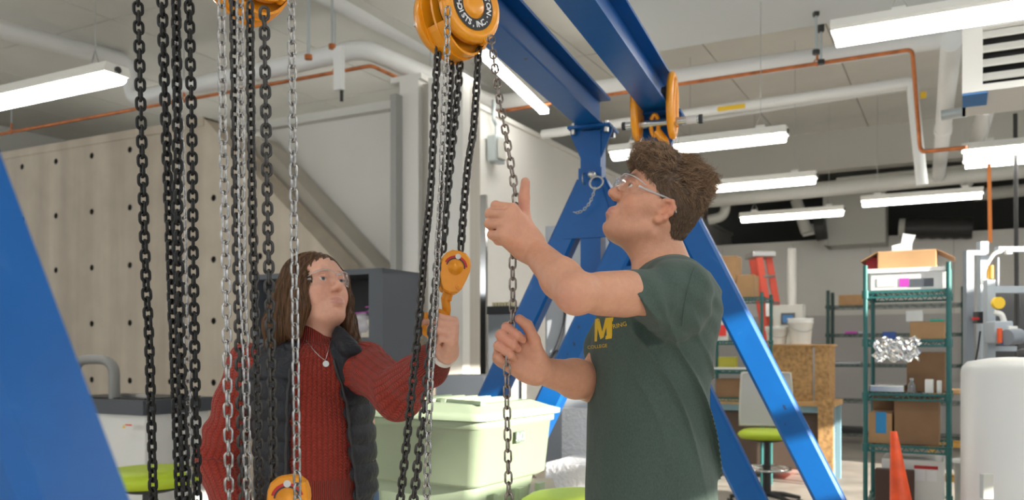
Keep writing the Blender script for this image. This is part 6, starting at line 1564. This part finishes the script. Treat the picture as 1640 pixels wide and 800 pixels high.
# workbench with OSB cabinet, buckets, instrument
yb = 9.0; q = P(1234, 554, yb); q1 = P(1303, 640, yb); bu, bv = uof(q), vof(q); bz = q1.z
t = thing('workbench', 'blue framed workbench carrying the chipboard cabinet', 'bench', UV(bu, bv, 0))
MB().buv(bu-1.0, bu+.64, bv-.05, bv+.6, bz-.05, bz).build('bench_top', M_wood, t)
for a, b in ((-.95, 0), (.58, 0), (-.95, .5), (.58, .5)): MB().buv(bu+a, bu+a+.05, bv+b, bv+b+.05, 0, bz-.05).build('leg', mat('pale_blue_frame', (.22, .38, .46), .5), t)
MB().buv(bu-.85, bu+.50, bv+.08, bv+.55, .12, bz-.14).build('drawer_unit', mat('brown_unit', (.09, .06, .045), .6), t)
MB().buv(bu-.95, bu+.63, bv, bv+.04, bz-.12, bz-.05).build('apron', MATS['pale_blue_frame'], t)
uw = uof(PV(1328, 560, bv)); us = uof(PV(1303, 560, bv))
t = thing('chipboard_cabinet', 'chipboard cabinet on the bench behind the drafting chair', 'cabinet', UV((bu+uw)/2, bv, bz))
MB().buv(bu, us-.01, bv, bv+.45, bz+.001, q.z).build('front_panel', M_ply, t); MB().buv(us+.01, uw, bv+.0, bv+.45, bz+.001, q.z).build('front_panel', M_ply, t); MB().buv(us-.01, us+.01, bv+.01, bv+.45, bz+.001, q.z-.01).build('seam_strip', M_bolt, t); MB().buv(bu-.02, uw+.02, bv-.02, bv+.47, q.z, q.z+.02).build('top', M_wood, t)
zt = q.z+.02
def bucket(px, w, h, label, dv=.15, m=None):
    c = PV(px, 540, bv+dv); t = thing('bucket', label, 'bucket', Vector((c.x, c.y, zt))); o = Vector((c.x, c.y, zt))
    MB().lathe([(w*.82, 0), (w*.97, h*.80), (w*1.04, h*.82), (w*1.04, h*.88), (w, h*.89), (w*1.0, h*.97)], o, UP, 28).build('pail', m or M_wplas, t); MB().lathe([(w*1.06, h*.95), (w*1.06, h), (0, h)], o, UP, 28).build('lid', M_wplas, t)
    MB().tube([o+UP*h*.8+Vector((w*1.04*math.cos(a), -w*1.04*abs(math.sin(a))*.9, -w*.7*math.sin(a))) for a in [math.pi*k/12 for k in range(13)]], .004, 5).build('handle', M_bolt, t); return t
bucket(1282, .125, .27, 'taller white bucket on the chipboard cabinet'); bucket(1244, .115, .19, 'shorter white bucket on the chipboard cabinet')
zt_ = zt; c = PV(1263, 500, bv+.8); t = thing('instrument_box', 'grey instrument with a small blue screen behind the buckets', 'instrument', c)
uu = uof(c); MB().buv(uu-.16, uu+.16, bv+.75, bv+.95, bz, PV(1263, 488, bv+.8).z).build('case', M_grayp, t); q = PV(1262, 510, bv+.74); MB().box(q, (.15, .02, .13), RUV).build('screen_frame', M_dgrey, t); MB().box(q-BV*.012, (.11, .004, .08), RUV).build('screen', mat('blue_screen', (.04, .12, .25), .2, emit=.4), t, 'small blue screen')
q = PV(1311, 636, bv-.08); q2 = PV(1336, 636, bv-.08); t = box_thing('chipboard_offcut', 'upright chipboard offcut leaning at the bench end', 'board', uof(q), uof(q2), bv-.14, bv-.11, 0, q.z, M_ply)
# ladder
Yl = 9.9; cap = P(1216, 407, Yl); t = thing('step_ladder', 'red fibreglass step ladder against the back wall', 'ladder', Vector((cap.x, cap.y, 0)))
M_lad = mat('ladder_red', (.62, .07, .035), .45); cz = cap.z
def Lp(px, py, dy=0): return P(px, py, Yl+dy)
def rail(px0, px1, dy, name, m): # from y=410 to y=525 continued to the floor
    a = Lp(px0, 412, dy); b = Lp(px1, 525, dy); d = b-a; e = a+d*(a.z/(a.z-b.z)); MB().bar(a, e, .075, .03, (1, 0, 0)).build(name, m, t); return a, e
r1 = rail(1204, 1223, .55, 'rear_rail', M_lad); r2 = rail(1216, 1234, -.05, 'front_rail', M_lad); r3 = rail(1231, 1250, .05, 'front_rail', M_lad); r4 = rail(1212, 1230, .6, 'rear_rail', M_lad)
MB().bbox(Lp(1217, 409, .1), (.26, .36, .06), None, .01).build('cap', M_bolt, t)
for k in range(8):
    f = .09+k*.125; a = r2[0].lerp(r2[1], f); b = r3[0].lerp(r3[1], f); MB().bar(a, b, .08, .025, (0, 1, 0)).build('step', M_bolt, t)
q = r2[0].lerp(r2[1], .22); MB().box(q+Vector((0, -.05, -.05)), (.05, .004, .18)).build('sticker', M_whi, t); MB().box(q+Vector((.03, -.05, -.32)), (.05, .004, .16)).build('sticker', mat('blue_sticker', (.05, .15, .45), .4), t)
# left far shelving beside the man's back
yq = 8.6; q = P(1130, 470, yq); lz = [P(0, y, yq).z for y in (478, 546, 592, 636)]
lr, lu, lv = rack(q, .55, .45, q.z, lz, M_teal, 'green wire rack half hidden by the man\'s back and blue leg', wr=1.3)
def lb(name, label, cat, px0, px1, py, sh, m, d=.05, dd=.25):
    v = lv+d; a = uof(PV(px0, 500, v)); b = uof(PV(px1, 500, v)); return box_thing(name, label, cat, a, b, v, v+dd, lz[sh]+.006, PV(px0, py, v).z, m)
lb('carton', 'tan carton on the shelf left of the red ladder', 'box', 1180, 1207, 440, 0, M_card); lb('carton', 'tan carton nearest the man\'s shoulder on the top shelf', 'box', 1152, 1179, 410, 0, M_card, .1)
q = PV(1152, 545, lv+.15); t = thing('bucket', 'white bucket with red label behind the man\'s back', 'bucket', Vector((q.x, q.y, lz[1]))); o = Vector((q.x, q.y, lz[1]+.008))
MB().lathe([(.085, 0), (.10, .24), (.108, .25), (.108, .275), (0, .28)], o, UP, 24).build('pail', M_wplas, t); MB().box(o+Vector((.0, -.098, .10)), (.09, .01, .11)).build('label', mat('bright_red', (.75, .04, .03), .5), t, 'red label')
lb('plastic_tray', 'white flat tray below the red-label bucket', 'tray', 1140, 1196, 588, 2, M_wplas, .02); lb('yellow_pack', 'yellow green packet on the lower shelf behind the man', 'packet', 1150, 1178, 571, 2, mat('olive_pack', (.45, .42, .05), .6), .3, .1)
lb('small_parts_bin', 'brown parts bin under the wire rack shelf behind the man', 'bin', 1146, 1200, 606, 3, M_card2, .05)
q = PV(1170, 625, bv-.03); t = box_thing('wood_block', 'pale wooden blocks board on the bench behind the man', 'board', uof(q)-.14, uof(q)+.12, bv, bv+.3, bz+.001, bz+.05, M_wood)
# bar stool
q = P(1522, 622, 6.8); t = thing('wooden_stool', 'yellow wooden bar stool behind the green rack', 'stool', Vector((q.x, q.y, 0))); ht = q.z
MB().bbox(Vector((q.x, q.y, ht-.02)), (.28, .26, .035), RUV, .008).build('seat', M_wood, t)
M_ylw = mat('yellow_wood', (.55, .30, .06), .5)
for a in (-1, 1):
    for b in (-1, 1): MB().bar(Vector((q.x, q.y, ht-.04))+AU*a*.10+BV*b*.09, Vector((q.x, q.y, 0))+AU*a*.16+BV*b*.14, .045, .045).build('leg', M_ylw, t)
for z in (.35, .62): 
    for b in (-1, 1): MB().bar(Vector((q.x, q.y, z))+AU*-.14+BV*b*.12, Vector((q.x, q.y, z))+AU*.14+BV*b*.12, .03, .03).build('rung', M_ylw, t)
# white tank, machine frame
q = P(1558, 585, 3.9); rT = .40; tcx = q.x+rT*.985; t = thing('white_tank', 'big white plastic tank at the lower right edge', 'tank', Vector((tcx, 3.9, 0)))
zt2 = P(0, 572, 3.75).z; MB().lathe([(rT, .02), (rT, zt2-.075), (rT*.985, zt2-.045), (rT*.93, zt2-.022), (rT*.7, zt2-.004), (rT*.55, zt2)], (tcx, 3.9, 0), UP, 56).build('tank_shell', mat('tank_plastic', (.76, .76, .73), .35), t)
MB().lathe([(.17, zt2-.005), (.17, zt2+.03), (.15, zt2+.04), (0, zt2+.04)], (tcx, 3.9, 0), UP, 32).build('tank_lid', M_brl, t, 'black lid')
q = P(1580, 778, 3.48); MB().bbox(q, (.042, .03, .10), None, .004).build('bracket', M_grayp, t, 'grey bracket')
q = P(1548, 735, 5.2); t = thing('white_bin', 'slim white bin between wooden stool and white tank', 'bin', Vector((q.x, q.y, 0))); MB().lathe([(.05, 0), (.07, q.z), (.078, q.z), (.078, q.z-.02)], Vector((q.x, q.y, 0)), UP, 20).build('bin_body', M_wplas, t)
M_fr = mat('grey_frame_paint', (.24, .27, .31), .5); M_fr2 = mat('pale_frame_paint', (.40, .45, .50), .5)
t = thing('machine_frame', 'grey steel machine frame with pipes and valves at the right edge', 'machine', P(1590, 840, 5.4).xy.to_3d())
def col(px0, px1, pt, Y, m, pb=None):
    a = P(px0, pt, Y); b = P(px1, pt, Y); w = b.x-a.x; z1 = a.z; z0 = 0 if pb is None else P(0, pb, Y).z; MB().box(Vector(((a.x+b.x)/2, Y, (z0+z1)/2)), (w, w, z1-z0)).build('column', m, t)
col(1545, 1557, 402, 5.3, M_fr); col(1567, 1580, 387, 5.6, M_fr2); col(1578, 1591, 448, 5.1, M_fr2); col(1597, 1600, 412, 5.5, M_fr, 460)
def hbar(px0, px1, py0, py1, Y, m):
    a = P(px0, py0, Y); b = P(px1, py1, Y); MB().box((a+b)/2, (b.x-a.x, .05, a.z-b.z)).build('beam', m, t)
hbar(1545, 1580, 401, 409, 5.35, M_fr); hbar(1590, 1660, 458, 469, 5.1, M_fr2); hbar(1596, 1660, 395, 403, 5.5, M_fr2); hbar(1590, 1625, 554, 562, 5.1, M_fr2)
q = P(1600, 532, 5.0); MB().bbox(q, (.11, .1, .13), None, .008).build('motor_housing', M_fr2, t); MB().cyl(P(1612, 540, 4.9), P(1632, 538, 4.95), .045).build('motor', M_fr, t); MB().bbox(P(1601, 537, 4.92), (.022, .02, .085), None, .004).build('orange_part', mat('orange_red', (.75, .10, .02), .5), t, 'orange red part')
MB().bbox(P(1607, 545, 4.93), (.02, .02, .05), None, .003).build('blue_part', MATS['blue_plastic'], t); MB().bbox(P(1620, 526, 4.95), (.05, .04, .03), None, .004).build('white_part', M_wplas, t)
MB().cyl(P(1596, 485, 5.0)-Vector((0, .03, 0)), P(1596, 485, 5.0), .035, n=12).build('yellow_valve', MATS['yellow_sticker'], t, 'yellow valve'); MB().cyl(P(1586, 425, 5.3), P(1586, 446, 5.3), .022, n=8).build('brass_fitting', mat('brass', (.6, .36, .08), .3, .9), t, 'brass fitting')
MB().tube(smoothpath([P(1592, 500, 5.0), P(1604, 502, 4.98), P(1609, 516, 4.98), P(1604, 528, 4.98)], .1), .016, 8).build('white_hose', M_wplas, t, 'white hose'); MB().tube(smoothpath([P(1574, 455, 5.3), P(1576, 430, 5.3), P(1592, 405, 5.3), P(1604, 402, 5.3)], .2), .012, 8).build('white_hose', M_wplas, t, 'white hose')
MB().bbox(P(1570, 508, 5.2), (.06, .06, .07), None, .006).build('gauge_block', M_brl, t); MB().bbox(P(1562, 510, 5.15), (.04, .02, .016), None, .003).build('red_lever', M_redd, t, 'red lever'); MB().bbox(P(1615, 403, 5.35), (.035, .03, .03), None, .003).build('white_part', M_wplas, t)
MB().tube(smoothpath([P(1560, 590, 5.2), P(1566, 560, 5.2), P(1570, 530, 5.2)], .1), .006, 6).build('cable', M_brl, t)
# window panel on the back wall behind the machine
w0 = PV(1538, 455, VP_-.02); w1_ = PV(1680, 612, VP_-.02); ww = MB(); a, b, c_, d_ = uof(w0), uof(w1_), w1_.z, w0.z
ww.buv(a, b, VP_-.06, VP_-.02, d_-.08, d_); ww.buv(a, b, VP_-.06, VP_-.02, c_, c_+.08); ww.buv(a, a+.08, VP_-.06, VP_-.02, c_+.08, d_-.08); ww.buv(b-.08, b, VP_-.06, VP_-.02, c_+.08, d_-.08)
wi = struct('window_1', ww, M_white); MB().buv(a+.24, b-.08, VP_-.05, VP_-.03, c_+.08, d_-.1).build('window_pane', mat('dark_glass', (.06, .065, .07), .15), wi)
